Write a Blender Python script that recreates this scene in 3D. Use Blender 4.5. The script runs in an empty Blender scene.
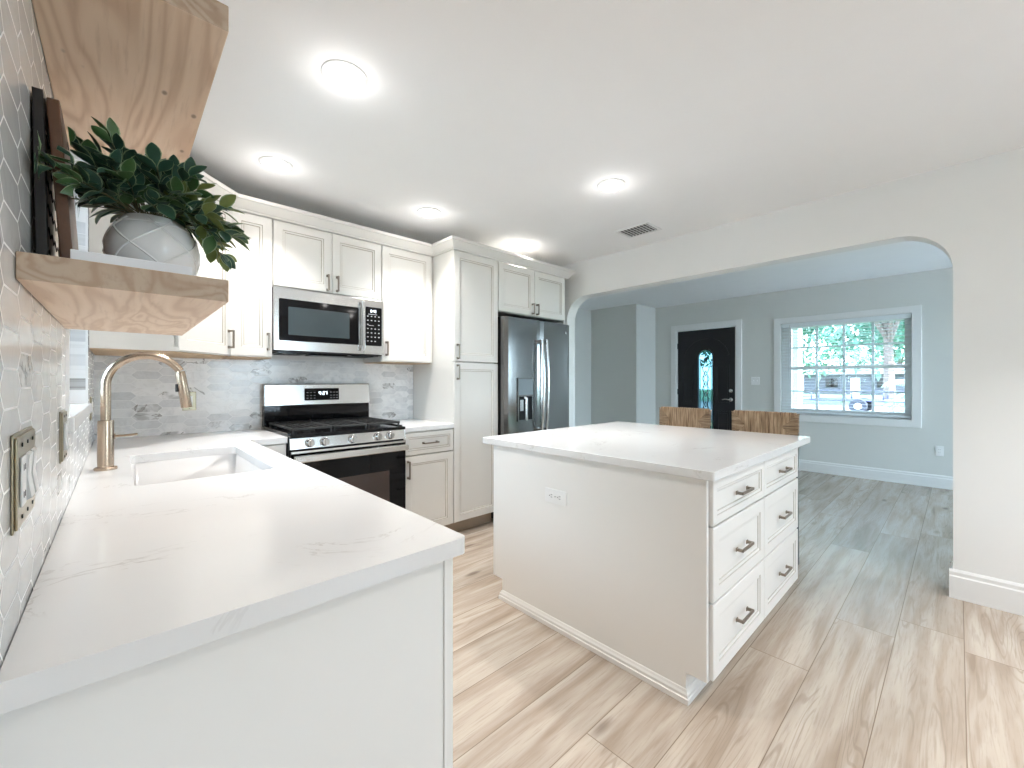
import bpy, bmesh, math, random
from mathutils import Vector, Matrix, noise
PI = math.pi
scene = bpy.context.scene
COL = scene.collection

# ------------------------------------------------------------------ camera, sky, sun, exposure
H = 1.245                                    # eye height
cam_d = bpy.data.cameras.new('camera')
cam_d.sensor_width = 36.0
cam_d.lens = 419.2 / 1024 * 36.0
cam_d.shift_y = -2.0 / 1024
cam_d.clip_start = 0.02
cam_d.clip_end = 300
cam = bpy.data.objects.new('camera', cam_d)
cam.location = (0, 0, H)
cam.rotation_euler = (PI / 2, 0, math.radians(46.78 - 90))
COL.objects.link(cam)
scene.camera = cam

world = bpy.data.worlds.new('world')
scene.world = world
world.use_nodes = True
wn = world.node_tree.nodes
wl = world.node_tree.links
bg = wn['Background']
tc = wn.new('ShaderNodeTexCoord')
sep = wn.new('ShaderNodeSeparateXYZ')
rmp = wn.new('ShaderNodeValToRGB')
wl.new(tc.outputs['Generated'], sep.inputs[0])
wl.new(sep.outputs[2], rmp.inputs[0])
rmp.color_ramp.elements[0].position = 0.0
rmp.color_ramp.elements[0].color = (0.66, 0.86, 1.0, 1)
rmp.color_ramp.elements[1].position = 0.7
rmp.color_ramp.elements[1].color = (0.52, 0.75, 1.0, 1)
wl.new(rmp.outputs[0], bg.inputs[0])
bg.inputs[1].default_value = 9.8

sun_d = bpy.data.lights.new('sun', 'SUN')
sun_d.energy = 13.0
sun_d.color = (1.0, 0.97, 0.93)
sun_d.angle = math.radians(1.5)
sun = bpy.data.objects.new('sun', sun_d)
sun.rotation_euler = Vector((0.05, 0.64, -0.76)).to_track_quat('-Z', 'Y').to_euler()
sun.location = (0, -10, 12)
COL.objects.link(sun)

vs = scene.view_settings
scene.display_settings.display_device = 'sRGB'
vs.view_transform = 'Standard'
vs.look = 'None'
vs.exposure = 0.70
vs.gamma = 1.0
vs.use_curve_mapping = False
scene.cycles.max_bounces = 10
scene.cycles.diffuse_bounces = 6
scene.cycles.glossy_bounces = 5
scene.cycles.transparent_max_bounces = 12
scene.cycles.sample_clamp_indirect = 6.0
scene.cycles.caustics_reflective = False
scene.cycles.use_denoising = True

LAMP_W = 5.4                                 # watts of each kitchen downlight
REAR_FILL_W = 7.0                              # watts of each unseen downlight added as fill behind the camera
GLOW_FILL_W = 0.50                                # watts of the point lamp added under each downlight to brighten the ceiling
LAMP_C = (1.0, 0.975, 0.95)


def portal(name, loc, rot, sx, sy):
    d = bpy.data.lights.new(name, 'AREA')
    d.shape = 'RECTANGLE'
    d.size, d.size_y = sx, sy
    d.cycles.is_portal = True
    o = bpy.data.objects.new(name, d)
    o.location = loc
    o.rotation_euler = rot
    COL.objects.link(o)


portal('portal_living', (7.14, 1.07, 1.44), (0, PI / 2, 0), 1.32, 1.42)
portal('portal_sink', (-0.24, 2.05, 1.65), (0, -PI / 2, 0), 1.0, 0.9)
portal('portal_dining', (1.9, -2.93, 1.35), (PI / 2, 0, 0), 1.2, 1.5)
portal('portal_living_end', (5.4, -2.93, 1.175), (PI / 2, 0, 0), 2.9, 2.05)

# ------------------------------------------------------------------ materials


def mat(name, color=(0.8, 0.8, 0.8), rough=0.5, metal=0.0, spec=0.5, var=0.03, vscale=6.0, bump=0.0, bscale=80.0,
        emit=None, estr=0.0, coat=0.0):
    m = bpy.data.materials.new(name)
    m.use_nodes = True
    n, l = m.node_tree.nodes, m.node_tree.links
    b = n['Principled BSDF']
    b.inputs['Roughness'].default_value = rough
    b.inputs['Metallic'].default_value = metal
    b.inputs['Specular IOR Level'].default_value = spec
    b.inputs['Coat Weight'].default_value = coat
    g = n.new('ShaderNodeNewGeometry')
    nz = n.new('ShaderNodeTexNoise')
    nz.inputs['Scale'].default_value = vscale
    nz.inputs['Detail'].default_value = 3
    l.new(g.outputs['Position'], nz.inputs['Vector'])
    mx = n.new('ShaderNodeMix')
    mx.data_type = 'RGBA'
    mx.inputs['A'].default_value = (*[max(0, c * (1 - var)) for c in color], 1)
    mx.inputs['B'].default_value = (*[min(1, c * (1 + var)) for c in color], 1)
    l.new(nz.outputs['Fac'], mx.inputs['Factor'])
    l.new(mx.outputs['Result'], b.inputs['Base Color'])
    if bump:
        n2 = n.new('ShaderNodeTexNoise')
        n2.inputs['Scale'].default_value = bscale
        n2.inputs['Detail'].default_value = 4
        l.new(g.outputs['Position'], n2.inputs['Vector'])
        bp = n.new('ShaderNodeBump')
        bp.inputs['Strength'].default_value = bump
        bp.inputs['Distance'].default_value = 0.002
        l.new(n2.outputs['Fac'], bp.inputs['Height'])
        l.new(bp.outputs[0], b.inputs['Normal'])
    if emit:
        b.inputs['Emission Color'].default_value = (*emit, 1)
        b.inputs['Emission Strength'].default_value = estr
    return m


class NT:
    """small node-graph helper"""

    def __init__(s, name):
        s.m = bpy.data.materials.new(name)
        s.m.use_nodes = True
        s.n, s.l = s.m.node_tree.nodes, s.m.node_tree.links
        s.b = s.n['Principled BSDF']

    def put(s, sock, v):
        if v is None:
            return
        if isinstance(v, (int, float)):
            sock.default_value = v
        elif isinstance(v, tuple):
            sock.default_value = v
        else:
            s.l.new(v, sock)

    def math(s, op, a, b=None, c=None):
        k = s.n.new('ShaderNodeMath')
        k.operation = op
        s.put(k.inputs[0], a)
        s.put(k.inputs[1], b)
        if c is not None:
            s.put(k.inputs[2], c)
        return k.outputs[0]

    def pos(s):
        g = s.n.new('ShaderNodeNewGeometry')
        p = s.n.new('ShaderNodeSeparateXYZ')
        s.l.new(g.outputs['Position'], p.inputs[0])
        return p.outputs[0], p.outputs[1], p.outputs[2]

    def vec(s, x, y, z):
        k = s.n.new('ShaderNodeCombineXYZ')
        s.put(k.inputs[0], x)
        s.put(k.inputs[1], y)
        s.put(k.inputs[2], z)
        return k.outputs[0]

    def noise(s, v, scale, detail=4, rough=0.55, dist=0.0):
        k = s.n.new('ShaderNodeTexNoise')
        s.l.new(v, k.inputs['Vector'])
        k.inputs['Scale'].default_value = scale
        k.inputs['Detail'].default_value = detail
        k.inputs['Roughness'].default_value = rough
        k.inputs['Distortion'].default_value = dist
        return k.outputs['Fac']

    def white(s, v):
        k = s.n.new('ShaderNodeTexWhiteNoise')
        k.noise_dimensions = '3D'
        s.l.new(v, k.inputs['Vector'])
        return k.outputs['Value']

    def ramp(s, f, stops):
        k = s.n.new('ShaderNodeValToRGB')
        e = k.color_ramp.elements
        while len(e) < len(stops):
            e.new(0.5)
        for i, (p, c) in enumerate(stops):
            e[i].position = p
            e[i].color = (*c, 1) if len(c) == 3 else c
        s.l.new(f, k.inputs[0])
        return k.outputs[0]

    def mix(s, f, a, b, mode='MIX'):
        k = s.n.new('ShaderNodeMix')
        k.data_type = 'RGBA'
        k.blend_type = mode
        s.put(k.inputs['Factor'], f)
        s.put(k.inputs['A'], (*a, 1) if isinstance(a, tuple) and len(a) == 3 else a)
        s.put(k.inputs['B'], (*b, 1) if isinstance(b, tuple) and len(b) == 3 else b)
        return k.outputs['Result']

    def step(s, v, lo, hi):
        k = s.n.new('ShaderNodeMapRange')
        k.interpolation_type = 'SMOOTHSTEP'
        s.put(k.inputs['Value'], v)
        k.inputs['From Min'].default_value = lo
        k.inputs['From Max'].default_value = hi
        return k.outputs[0]

    def bump(s, h, strength, dist):
        k = s.n.new('ShaderNodeBump')
        k.inputs['Strength'].default_value = strength
        k.inputs['Distance'].default_value = dist
        s.l.new(h, k.inputs['Height'])
        s.l.new(k.outputs[0], s.b.inputs['Normal'])


def floor_mat():
    t = NT('oak_plank_floor')
    x, y, z = t.pos()
    W, L = 0.2305, 1.83
    r = t.math('DIVIDE', t.math('ADD', y, 0.02 + 40 * W), W)
    row = t.math('FLOOR', r)
    fy = t.math('FRACT', r)
    k = t.math('SUBTRACT', 43.0, row)                        # 0 for the row y .67-.90
    off = t.math('ADD', t.math('MULTIPLY', k, 0.955),
                 t.math('MULTIPLY', t.math('MULTIPLY', k, t.math('SUBTRACT', k, 1.0)), -0.182))
    u = t.math('DIVIDE', t.math('ADD', t.math('SUBTRACT', x, off), 100 * L - 1.211), L)
    colm = t.math('FLOOR', u)
    fx = t.math('FRACT', u)
    rnd = t.white(t.vec(row, colm, 3.0))
    rnd2 = t.white(t.vec(row, colm, 9.0))
    gx = t.math('ADD', t.math('MULTIPLY', x, 1.0), t.math('MULTIPLY', rnd, 37.0))
    gv = t.vec(t.math('MULTIPLY', gx, 0.9), t.math('MULTIPLY', y, 9.0), t.math('MULTIPLY', rnd2, 11.0))
    big = t.noise(gv, 1.6, 3, 0.5, 0.6)
    fine = t.noise(t.vec(t.math('MULTIPLY', gx, 3.0), t.math('MULTIPLY', y, 60.0), rnd), 2.2, 5, 0.65)
    cath = t.math('SINE', t.math('MULTIPLY', t.noise(t.vec(t.math('MULTIPLY', gx, 0.55), t.math('MULTIPLY', y, 6.5), rnd2), 1.3, 2, 0.4, 0.1), 110.0))
    base = t.ramp(big, [(0.25, (0.29, 0.215, 0.155)), (0.42, (0.40, 0.32, 0.25)), (0.58, (0.485, 0.41, 0.335)), (0.8, (0.55, 0.48, 0.405))])
    base = t.mix(t.math('MULTIPLY', t.step(fine, 0.47, 0.70), 0.42), base, (0.27, 0.20, 0.15))
    base = t.mix(t.math('MULTIPLY', t.math('MULTIPLY', t.step(cath, 0.55, 1.0), t.math('MULTIPLY', t.step(rnd2, 0.3, 0.6), t.step(t.noise(gv, 1.1, 1), 0.48, 0.6))), 0.42), base, (0.24, 0.175, 0.125))
    kv = t.n.new('ShaderNodeTexVoronoi')
    kv.inputs['Scale'].default_value = 1.0
    t.l.new(t.vec(t.math('MULTIPLY', gx, 1.8), t.math('MULTIPLY', y, 5.5), rnd2), kv.inputs['Vector'])
    knot = t.math('MULTIPLY', t.math('SUBTRACT', 1.0, t.step(kv.outputs['Distance'], 0.03, 0.16)), t.step(t.noise(gv, 0.9, 1), 0.44, 0.54))
    base = t.mix(t.math('MULTIPLY', knot, 0.7), base, (0.13, 0.085, 0.06))
    tint = t.math('ADD', t.math('MULTIPLY', rnd, 0.26), 0.86)
    k2 = t.n.new('ShaderNodeHueSaturation')
    k2.inputs['Saturation'].default_value = 0.93
    t.l.new(base, k2.inputs['Color'])
    t.l.new(tint, k2.inputs['Value'])
    ey = t.math('MINIMUM', fy, t.math('SUBTRACT', 1.0, fy))
    ex = t.math('MINIMUM', fx, t.math('SUBTRACT', 1.0, fx))
    seam = t.math('MINIMUM', t.math('MULTIPLY', ey, W), t.math('MULTIPLY', ex, L))
    sf = t.step(seam, 0.0004, 0.0026)
    c = t.mix(sf, (0.20, 0.145, 0.105), k2.outputs[0])
    t.l.new(c, t.b.inputs['Base Color'])
    t.b.inputs['Roughness'].default_value = 0.27
    h = t.math('ADD', t.math('MULTIPLY', sf, 0.6), t.math('MULTIPLY', fine, 0.25))
    t.bump(h, 0.15, 0.0008)
    return t.m


def tile_mat(name, axis, uoff=0.0, voff=0.0):
    """elongated hexagon marble mosaic, points left and right"""
    t = NT(name)
    x, y, z = t.pos()
    u = t.math('ADD', (x if axis == 'x' else y), 20.0 + uoff)
    v = t.math('ADD', z, 10.0 + voff)
    L, hh, p = 0.148, 0.0505, 0.026
    c2 = 2 * (L - p)

    def lat(du, dv):
        iu = t.math('FLOOR', t.math('DIVIDE', t.math('ADD', u, du), c2))
        iv = t.math('FLOOR', t.math('DIVIDE', t.math('ADD', v, dv), hh))
        lu = t.math('SUBTRACT', t.math('ADD', u, du), t.math('MULTIPLY', t.math('ADD', iu, 0.5), c2))
        lv = t.math('SUBTRACT', t.math('ADD', v, dv), t.math('MULTIPLY', t.math('ADD', iv, 0.5), hh))
        av = t.math('ABSOLUTE', lv)
        d1 = t.math('SUBTRACT', av, hh / 2)
        d2 = t.math('MULTIPLY', t.math('ADD', t.math('SUBTRACT', t.math('ABSOLUTE', lu), L / 2),
                                       t.math('MULTIPLY', av, p / (hh / 2))), 0.70)
        return iu, iv, t.math('MAXIMUM', d1, d2)
    ia, ja, da = lat(0.0, 0.0)
    ib, jb, db = lat(c2 / 2, hh / 2)
    sel = t.math('LESS_THAN', da, db)
    d = t.math('MINIMUM', da, db)
    iu = t.math('ADD', t.math('MULTIPLY', sel, ia), t.math('MULTIPLY', t.math('SUBTRACT', 1.0, sel), t.math('ADD', ib, 300.5)))
    iv = t.math('ADD', t.math('MULTIPLY', sel, ja), t.math('MULTIPLY', t.math('SUBTRACT', 1.0, sel), t.math('ADD', jb, 300.5)))
    r1 = t.white(t.vec(iu, iv, 1.0))
    r2 = t.white(t.vec(iu, iv, 5.0))
    pv = t.vec(t.math('ADD', u, t.math('MULTIPLY', r1, 50.0)), t.math('ADD', v, t.math('MULTIPLY', r2, 30.0)), r1)
    n1 = t.noise(pv, 7.0, 4, 0.6, 1.2)
    vein = t.math('SUBTRACT', 1.0, t.step(t.math('ABSOLUTE', t.math('SUBTRACT', n1, 0.5)), 0.0, 0.045))
    cloud = t.noise(pv, 12.0, 3, 0.5, 0.5)
    base = t.ramp(r1, [(0.0, (0.68, 0.69, 0.70)), (0.3, (0.79, 0.79, 0.79)), (0.65, (0.86, 0.86, 0.855)), (1.0, (0.90, 0.895, 0.89))])
    base = t.mix(t.math('MULTIPLY', t.step(cloud, 0.42, 0.72), 0.30), base, (0.50, 0.52, 0.54))
    strong = t.step(r2, 0.88, 0.93)
    base = t.mix(t.math('MULTIPLY', vein, t.math('ADD', 0.10, t.math('MULTIPLY', strong, 0.75))), base, (0.24, 0.22, 0.20))
    base = t.mix(t.math('MULTIPLY', strong, t.math('MULTIPLY', t.step(cloud, 0.45, 0.6), 0.5)), base, (0.30, 0.29, 0.28))
    body = t.math('SUBTRACT', 1.0, t.step(d, -0.0019, -0.0008))
    col = t.mix(body, (0.84, 0.84, 0.835), base)
    t.l.new(col, t.b.inputs['Base Color'])
    t.l.new(t.math('ADD', t.math('MULTIPLY', t.math('SUBTRACT', 1.0, body), 0.5), 0.16), t.b.inputs['Roughness'])
    h = t.math('SUBTRACT', 1.0, t.step(d, -0.0045, -0.0008))
    h = t.math('ADD', h, t.math('MULTIPLY', t.noise(t.vec(u, v, r1), 14.0, 2), 0.35))
    t.bump(h, 0.10, 0.0005)
    return t.m


def quartz_mat():
    t = NT('white_quartz')
    x, y, z = t.pos()
    v = t.vec(x, y, z)
    n1 = t.noise(v, 2.6, 6, 0.62, 1.6)
    vein = t.math('SUBTRACT', 1.0, t.step(t.math('ABSOLUTE', t.math('SUBTRACT', n1, 0.5)), 0.0, 0.012))
    mask = t.step(t.noise(v, 4.5, 2), 0.50, 0.66)
    cloud = t.noise(v, 3.0, 3)
    base = t.mix(cloud, (0.79, 0.785, 0.78), (0.745, 0.74, 0.735))
    base = t.mix(t.math('MULTIPLY', t.math('MULTIPLY', vein, mask), 0.5), base, (0.45, 0.42, 0.40))
    t.l.new(base, t.b.inputs['Base Color'])
    t.b.inputs['Roughness'].default_value = 0.14
    return t.m


def pine_mat(name='knotty_pine', dark=1.0):
    t = NT(name)
    x, y, z = t.pos()
    v = t.vec(t.math('MULTIPLY', t.math('ADD', x, 0.23), 7.0), t.math('MULTIPLY', y, 0.9), t.math('MULTIPLY', z, 7.0))
    n1 = t.noise(v, 1.35, 3, 0.45, 0.7)
    rings = t.math('SINE', t.math('MULTIPLY', n1, 60.0))
    fine = t.noise(t.vec(t.math('MULTIPLY', x, 90.0), t.math('MULTIPLY', y, 6.0), t.math('MULTIPLY', z, 60.0)), 1.5, 4)
    base = t.ramp(t.math('MULTIPLY_ADD', rings, 0.5, 0.5),
                  [(0.0, tuple(c * dark for c in (0.68, 0.53, 0.40))), (0.6, tuple(c * dark for c in (0.64, 0.485, 0.355))),
                   (1.0, tuple(c * dark for c in (0.56, 0.40, 0.28)))])
    base = t.mix(t.math('MULTIPLY', t.step(fine, 0.5, 0.75), 0.25), base, tuple(c * dark for c in (0.36, 0.22, 0.13)))
    kv = t.n.new('ShaderNodeTexVoronoi')
    kv.inputs['Scale'].default_value = 1.0
    t.l.new(t.vec(t.math('MULTIPLY', x, 14.0), t.math('MULTIPLY', y, 7.0), t.math('MULTIPLY', z, 8.0)), kv.inputs['Vector'])
    knot = t.math('SUBTRACT', 1.0, t.step(kv.outputs['Distance'], 0.03, 0.09))
    base = t.mix(t.math('MULTIPLY', knot, 0.7), base, (0.12, 0.07, 0.045))
    t.l.new(base, t.b.inputs['Base Color'])
    t.b.inputs['Roughness'].default_value = 0.55
    t.bump(fine, 0.15, 0.001)
    return t.m


def steel_mat(name, color, rough, horiz=True):
    t = NT(name)
    x, y, z = t.pos()
    s = t.noise(t.vec(t.math('MULTIPLY', x, 2.0 if horiz else 260.0), t.math('MULTIPLY', y, 2.0 if horiz else 260.0),
                      t.math('MULTIPLY', z, 320.0 if horiz else 2.0)), 1.0, 2)
    c = t.mix(s, tuple(k * 0.93 for k in color), color)
    t.l.new(c, t.b.inputs['Base Color'])
    t.b.inputs['Metallic'].default_value = 1.0
    t.l.new(t.math('MULTIPLY_ADD', s, 0.08, rough - 0.04), t.b.inputs['Roughness'])
    return t.m


def glass_mat(name, tint=(1, 1, 1), refl=0.12):
    m = bpy.data.materials.new(name)
    m.use_nodes = True
    n, l = m.node_tree.nodes, m.node_tree.links
    n.remove(n['Principled BSDF'])
    tr = n.new('ShaderNodeBsdfTransparent')
    tr.inputs[0].default_value = (*tint, 1)
    gl = n.new('ShaderNodeBsdfGlossy')
    gl.inputs['Roughness'].default_value = 0.03
    fr = n.new('ShaderNodeFresnel')
    fr.inputs[0].default_value = 1.45
    mr = n.new('ShaderNodeMath')
    mr.operation = 'MULTIPLY'
    mr.inputs[1].default_value = 1.0
    l.new(fr.outputs[0], mr.inputs[0])
    mx = n.new('ShaderNodeMixShader')
    l.new(mr.outputs[0], mx.inputs[0])
    l.new(tr.outputs[0], mx.inputs[1])
    l.new(gl.outputs[0], mx.inputs[2])
    l.new(mx.outputs[0], n['Material Output'].inputs[0])
    return m


def rush_mat(name, vertical):
    t = NT(name)
    x, y, z = t.pos()
    a, b_ = (y, z) if vertical else (z, y)
    n1 = t.noise(t.vec(t.math('MULTIPLY', a, 85.0), t.math('MULTIPLY', b_, 5.0), t.math('MULTIPLY', x, 8.0)), 1.4, 3)
    k = 1.0 if vertical else 0.86
    c = t.ramp(n1, [(0.30, (0.17 * k, 0.10 * k, 0.055 * k)), (0.48, (0.40 * k, 0.27 * k, 0.165 * k)), (0.70, (0.66 * k, 0.50 * k, 0.34 * k))])
    t.l.new(c, t.b.inputs['Base Color'])
    t.b.inputs['Roughness'].default_value = 0.75
    return t.m


M = {}
M['floor'] = floor_mat()
M['tile_back'] = tile_mat('marble_picket_tile_back', 'x')
M['tile_left'] = tile_mat('marble_picket_tile_left', 'y', 0.03, 0.0)
M['quartz'] = quartz_mat()
M['pine'] = pine_mat('knotty_pine', 1.12)
M['pine_end_shaded'] = pine_mat('pine_end_grain_shaded', 0.74)  # end grain, made darker still with the shade on these faces
M['wall'] = mat('greige_wall_paint', (0.81, 0.81, 0.795), 0.75, var=0.01, bump=0.10, bscale=160)
M['wall_living'] = mat('pale_grey_green_wall_paint', (0.68, 0.685, 0.655), 0.7, var=0.012, bump=0.10, bscale=160)
M['ceiling'] = mat('ceiling_paint', (0.90, 0.90, 0.90), 0.85, var=0.01, bump=0.12, bscale=120)
M['ceiling_living'] = mat('textured_ceiling_paint', (0.87, 0.88, 0.89), 0.8, var=0.02, bump=0.5, bscale=30)
M['trim'] = mat('white_trim_paint', (0.80, 0.80, 0.79), 0.35, var=0.01)
M['cab'] = mat('antique_white_cabinet', (0.71, 0.69, 0.65), 0.38, var=0.012, vscale=3)
M['cab_g'] = mat('cabinet_glaze_line', (0.40, 0.35, 0.29), 0.5, var=0.2, vscale=30)
M['cab_in'] = mat('unfinished_cabinet_bottom', (0.50, 0.36, 0.23), 0.7, var=0.12, vscale=12)
M['isl'] = mat('white_island_cabinet', (0.80, 0.79, 0.765), 0.36, var=0.01, vscale=3)
M['isl_g'] = mat('island_glaze_line', (0.52, 0.49, 0.45), 0.5, var=0.15, vscale=30)
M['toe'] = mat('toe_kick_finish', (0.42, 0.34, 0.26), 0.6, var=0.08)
M['steel'] = steel_mat('brushed_stainless', (0.66, 0.65, 0.63), 0.22)
M['steel_dark'] = steel_mat('slate_stainless', (0.25, 0.25, 0.245), 0.17)
M['steel_v'] = steel_mat('polished_handle_steel', (0.68, 0.68, 0.68), 0.16, False)
M['bronze'] = steel_mat('brushed_champagne_bronze', (0.47, 0.36, 0.27), 0.24, False)
M['pull'] = steel_mat('pewter_pull_metal', (0.30, 0.255, 0.21), 0.32)
M['plate'] = steel_mat('antique_brass_plate', (0.40, 0.35, 0.25), 0.30)
M['black'] = mat('black_enamel', (0.008, 0.008, 0.009), 0.14, var=0.1, spec=0.3)
M['blackglass'] = mat('black_glass', (0.004, 0.004, 0.005), 0.05, var=0.1, spec=0.25)
M['iron'] = mat('cast_iron', (0.02, 0.02, 0.02), 0.5, var=0.2, bump=0.4, bscale=300)
M['rubber'] = mat('dark_gap', (0.015, 0.015, 0.016), 0.6, var=0.1)
M['dark_metal'] = mat('black_metal', (0.02, 0.02, 0.022), 0.4, var=0.1)
M['screen'] = mat('oven_window', (0.045, 0.06, 0.065), 0.12, var=0.1, spec=.4)
M['digit'] = mat('lit_digits', (0.9, 0.95, 1.0), 0.5, emit=(0.85, 0.95, 1.0), estr=2.2)
M['key'] = mat('printed_keys', (0.50, 0.50, 0.52), 0.5)
M['ceramic'] = mat('white_ceramic', (0.60, 0.59, 0.58), 0.16, var=0.01)
M['pot'] = mat('glazed_white_pot', (0.80, 0.795, 0.79), 0.16, var=0.02, vscale=20)
M['white_pl'] = mat('white_plastic', (0.82, 0.82, 0.81), 0.35, var=0.01)
M['tray'] = mat('white_lacquer', (0.80, 0.82, 0.85), 0.3, var=0.01)
M['walnut'] = mat('dark_walnut', (0.12, 0.055, 0.028), 0.45, var=0.4, vscale=25, bump=0.2)
M['blackwood'] = mat('black_stained_wood', (0.010, 0.007, 0.006), 0.5, var=0.3, vscale=25)
M['cream'] = mat('cream_art_panel', (0.72, 0.66, 0.58), 0.5, var=0.03)
M['ink'] = mat('black_line_inlay', (0.03, 0.025, 0.02), 0.6)
M['ringwood'] = mat('light_brown_wood', (0.42, 0.28, 0.16), 0.5, var=0.2, vscale=40)
M['soil'] = mat('dark_potting_moss', (0.05, 0.04, 0.025), 0.9, var=0.4, vscale=60, bump=0.8)
M['leaf1'] = mat('blue_green_leaf', (0.030, 0.085, 0.055), 0.42, var=0.35, vscale=45)
M['leaf2'] = mat('mid_green_leaf', (0.055, 0.125, 0.040), 0.42, var=0.35, vscale=45)
M['leaf3'] = mat('yellow_green_leaf', (0.16, 0.20, 0.055), 0.45, var=0.3, vscale=45)
M['leafedge'] = mat('pale_leaf_margin', (0.26, 0.34, 0.20), 0.5, var=0.2, vscale=45)
M['stem'] = mat('olive_stem', (0.10, 0.09, 0.04), 0.6)
M['door'] = mat('black_entry_door_paint', (0.012, 0.010, 0.012), 0.32, var=0.1)
M['nickel'] = steel_mat('satin_nickel', (0.72, 0.71, 0.68), 0.22)
M['glass'] = glass_mat('window_glass')
M['leaded'] = glass_mat('leaded_door_glass', (0.30, 0.42, 0.45))
M['came'] = mat('lead_came', (0.05, 0.055, 0.06), 0.45)
M['slat'] = mat('white_blind_slat', (0.78, 0.82, 0.84), 0.45, var=0.01)
M['rush'] = rush_mat('woven_rush_upright', True)
M['rush_h'] = rush_mat('woven_rush_level', False)
M['lens'] = mat('lit_lens', (1, 1, 1), 0.5, emit=(1.0, 0.96, 0.90), estr=14.0)
M['vent_dark'] = mat('duct_shadow_grey', (0.06, 0.06, 0.065), 0.8)
M['vent'] = mat('vent_enamel', (0.62, 0.62, 0.62), 0.4)
M['lawn'] = mat('lawn_grass', (0.06, 0.12, 0.05), 0.9, var=0.4, vscale=2.0, bump=0.6, bscale=20)
M['concrete'] = mat('pale_concrete', (0.16, 0.14, 0.14), 0.85, var=0.08, vscale=1.5)
M['bounce_paving'] = mat('bright_bounce_paving', (0.50, 0.50, 0.50), 0.85, var=0.06, vscale=2)  # unseen paving kept bright so daylight bounces up to the living ceiling
M['bark'] = mat('grey_bark', (0.16, 0.13, 0.12), 0.9, var=0.3, vscale=8)
M['tleaf1'] = mat('tree_leaf_green', (0.12, 0.29, 0.22), 0.6, var=0.5, vscale=0.9)
M['tleaf2'] = mat('tree_leaf_light', (0.30, 0.50, 0.42), 0.6, var=0.4, vscale=1.3)
M['brickwhite'] = mat('white_painted_masonry', (0.70, 0.72, 0.73), 0.8, var=0.08, vscale=9)
M['fence'] = mat('weathered_grey_siding', (0.10, 0.10, 0.125), 0.8, var=0.15, vscale=3)
M['trailer'] = mat('blue_painted_steel', (0.07, 0.08, 0.20), 0.5)
M['tyre'] = mat('tyre_rubber', (0.04, 0.045, 0.06), 0.8)
M['roof'] = mat('roof_shingle', (0.09, 0.09, 0.095), 0.9, var=0.2)

# ------------------------------------------------------------------ mesh helpers


def new():
    return bmesh.new()


def bx(bm, x0, x1, y0, y1, z0, z1, mi=0, bev=0.0, rot=None, piv=None):
    r = bmesh.ops.create_cube(bm, size=1.0)
    vs_ = r['verts']
    for v in vs_:
        v.co = Vector((x0 + (v.co.x + .5) * (x1 - x0), y0 + (v.co.y + .5) * (y1 - y0), z0 + (v.co.z + .5) * (z1 - z0)))
    fs = set(f for v in vs_ for f in v.link_faces)
    for f in fs:
        f.material_index = mi
    if bev:
        es = list(set(e for v in vs_ for e in v.link_edges))
        r2 = bmesh.ops.bevel(bm, geom=es, offset=bev, segments=2, profile=0.5, affect='EDGES')
        for f in r2['faces']:
            f.material_index = mi
        vs_ = list(set(v for f in r2['faces'] for v in f.verts) | set(v for v in vs_ if v.is_valid))
    if rot is not None:
        p = Vector(piv)
        for v in vs_:
            v.co = rot @ (v.co - p) + p
    return vs_


def prism(bm, pts, axis, a0, a1, mi=0):
    """closed outline pts extruded along an axis; pts are the two other coordinates in xyz order"""
    def P(p, a):
        if axis == 'x':
            return (a, p[0], p[1])
        if axis == 'y':
            return (p[0], a, p[1])
        return (p[0], p[1], a)
    A = [bm.verts.new(P(p, a0)) for p in pts]
    B = [bm.verts.new(P(p, a1)) for p in pts]
    n = len(pts)
    fs = [bm.faces.new(A), bm.faces.new(B[::-1])]
    for i in range(n):
        fs.append(bm.faces.new((A[i], B[i], B[(i + 1) % n], A[(i + 1) % n])))
    for f in fs:
        f.material_index = mi
    bmesh.ops.recalc_face_normals(bm, faces=fs)
    return fs


def plate_with_holes(bm, outer, holes, axis, a0, a1, mi=0):
    def P(p, a):
        if axis == 'x':
            return (a, p[0], p[1])
        if axis == 'y':
            return (p[0], a, p[1])
        return (p[0], p[1], a)
    allf = []
    loops = []
    for a in (a0, a1):
        es = []
        lv = []
        for lp in [outer] + holes:
            vv = [bm.verts.new(P(p, a)) for p in lp]
            lv.append(vv)
            for i in range(len(vv)):
                es.append(bm.edges.new((vv[i], vv[(i + 1) % len(vv)])))
        r = bmesh.ops.triangle_fill(bm, use_beauty=True, use_dissolve=False, edges=es)
        allf += [f for f in r['geom'] if isinstance(f, bmesh.types.BMFace)]
        loops.append(lv)
    for la, lb in zip(*loops):
        n = len(la)
        for i in range(n):
            allf.append(bm.faces.new((la[i], lb[i], lb[(i + 1) % n], la[(i + 1) % n])))
    for f in allf:
        f.material_index = mi
    bmesh.ops.recalc_face_normals(bm, faces=allf)


def frame_of(d):
    d = d.normalized()
    up = Vector((0, 0, 1)) if abs(d.z) < 0.9 else Vector((1, 0, 0))
    a = d.cross(up).normalized()
    return a, a.cross(d).normalized()


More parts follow.
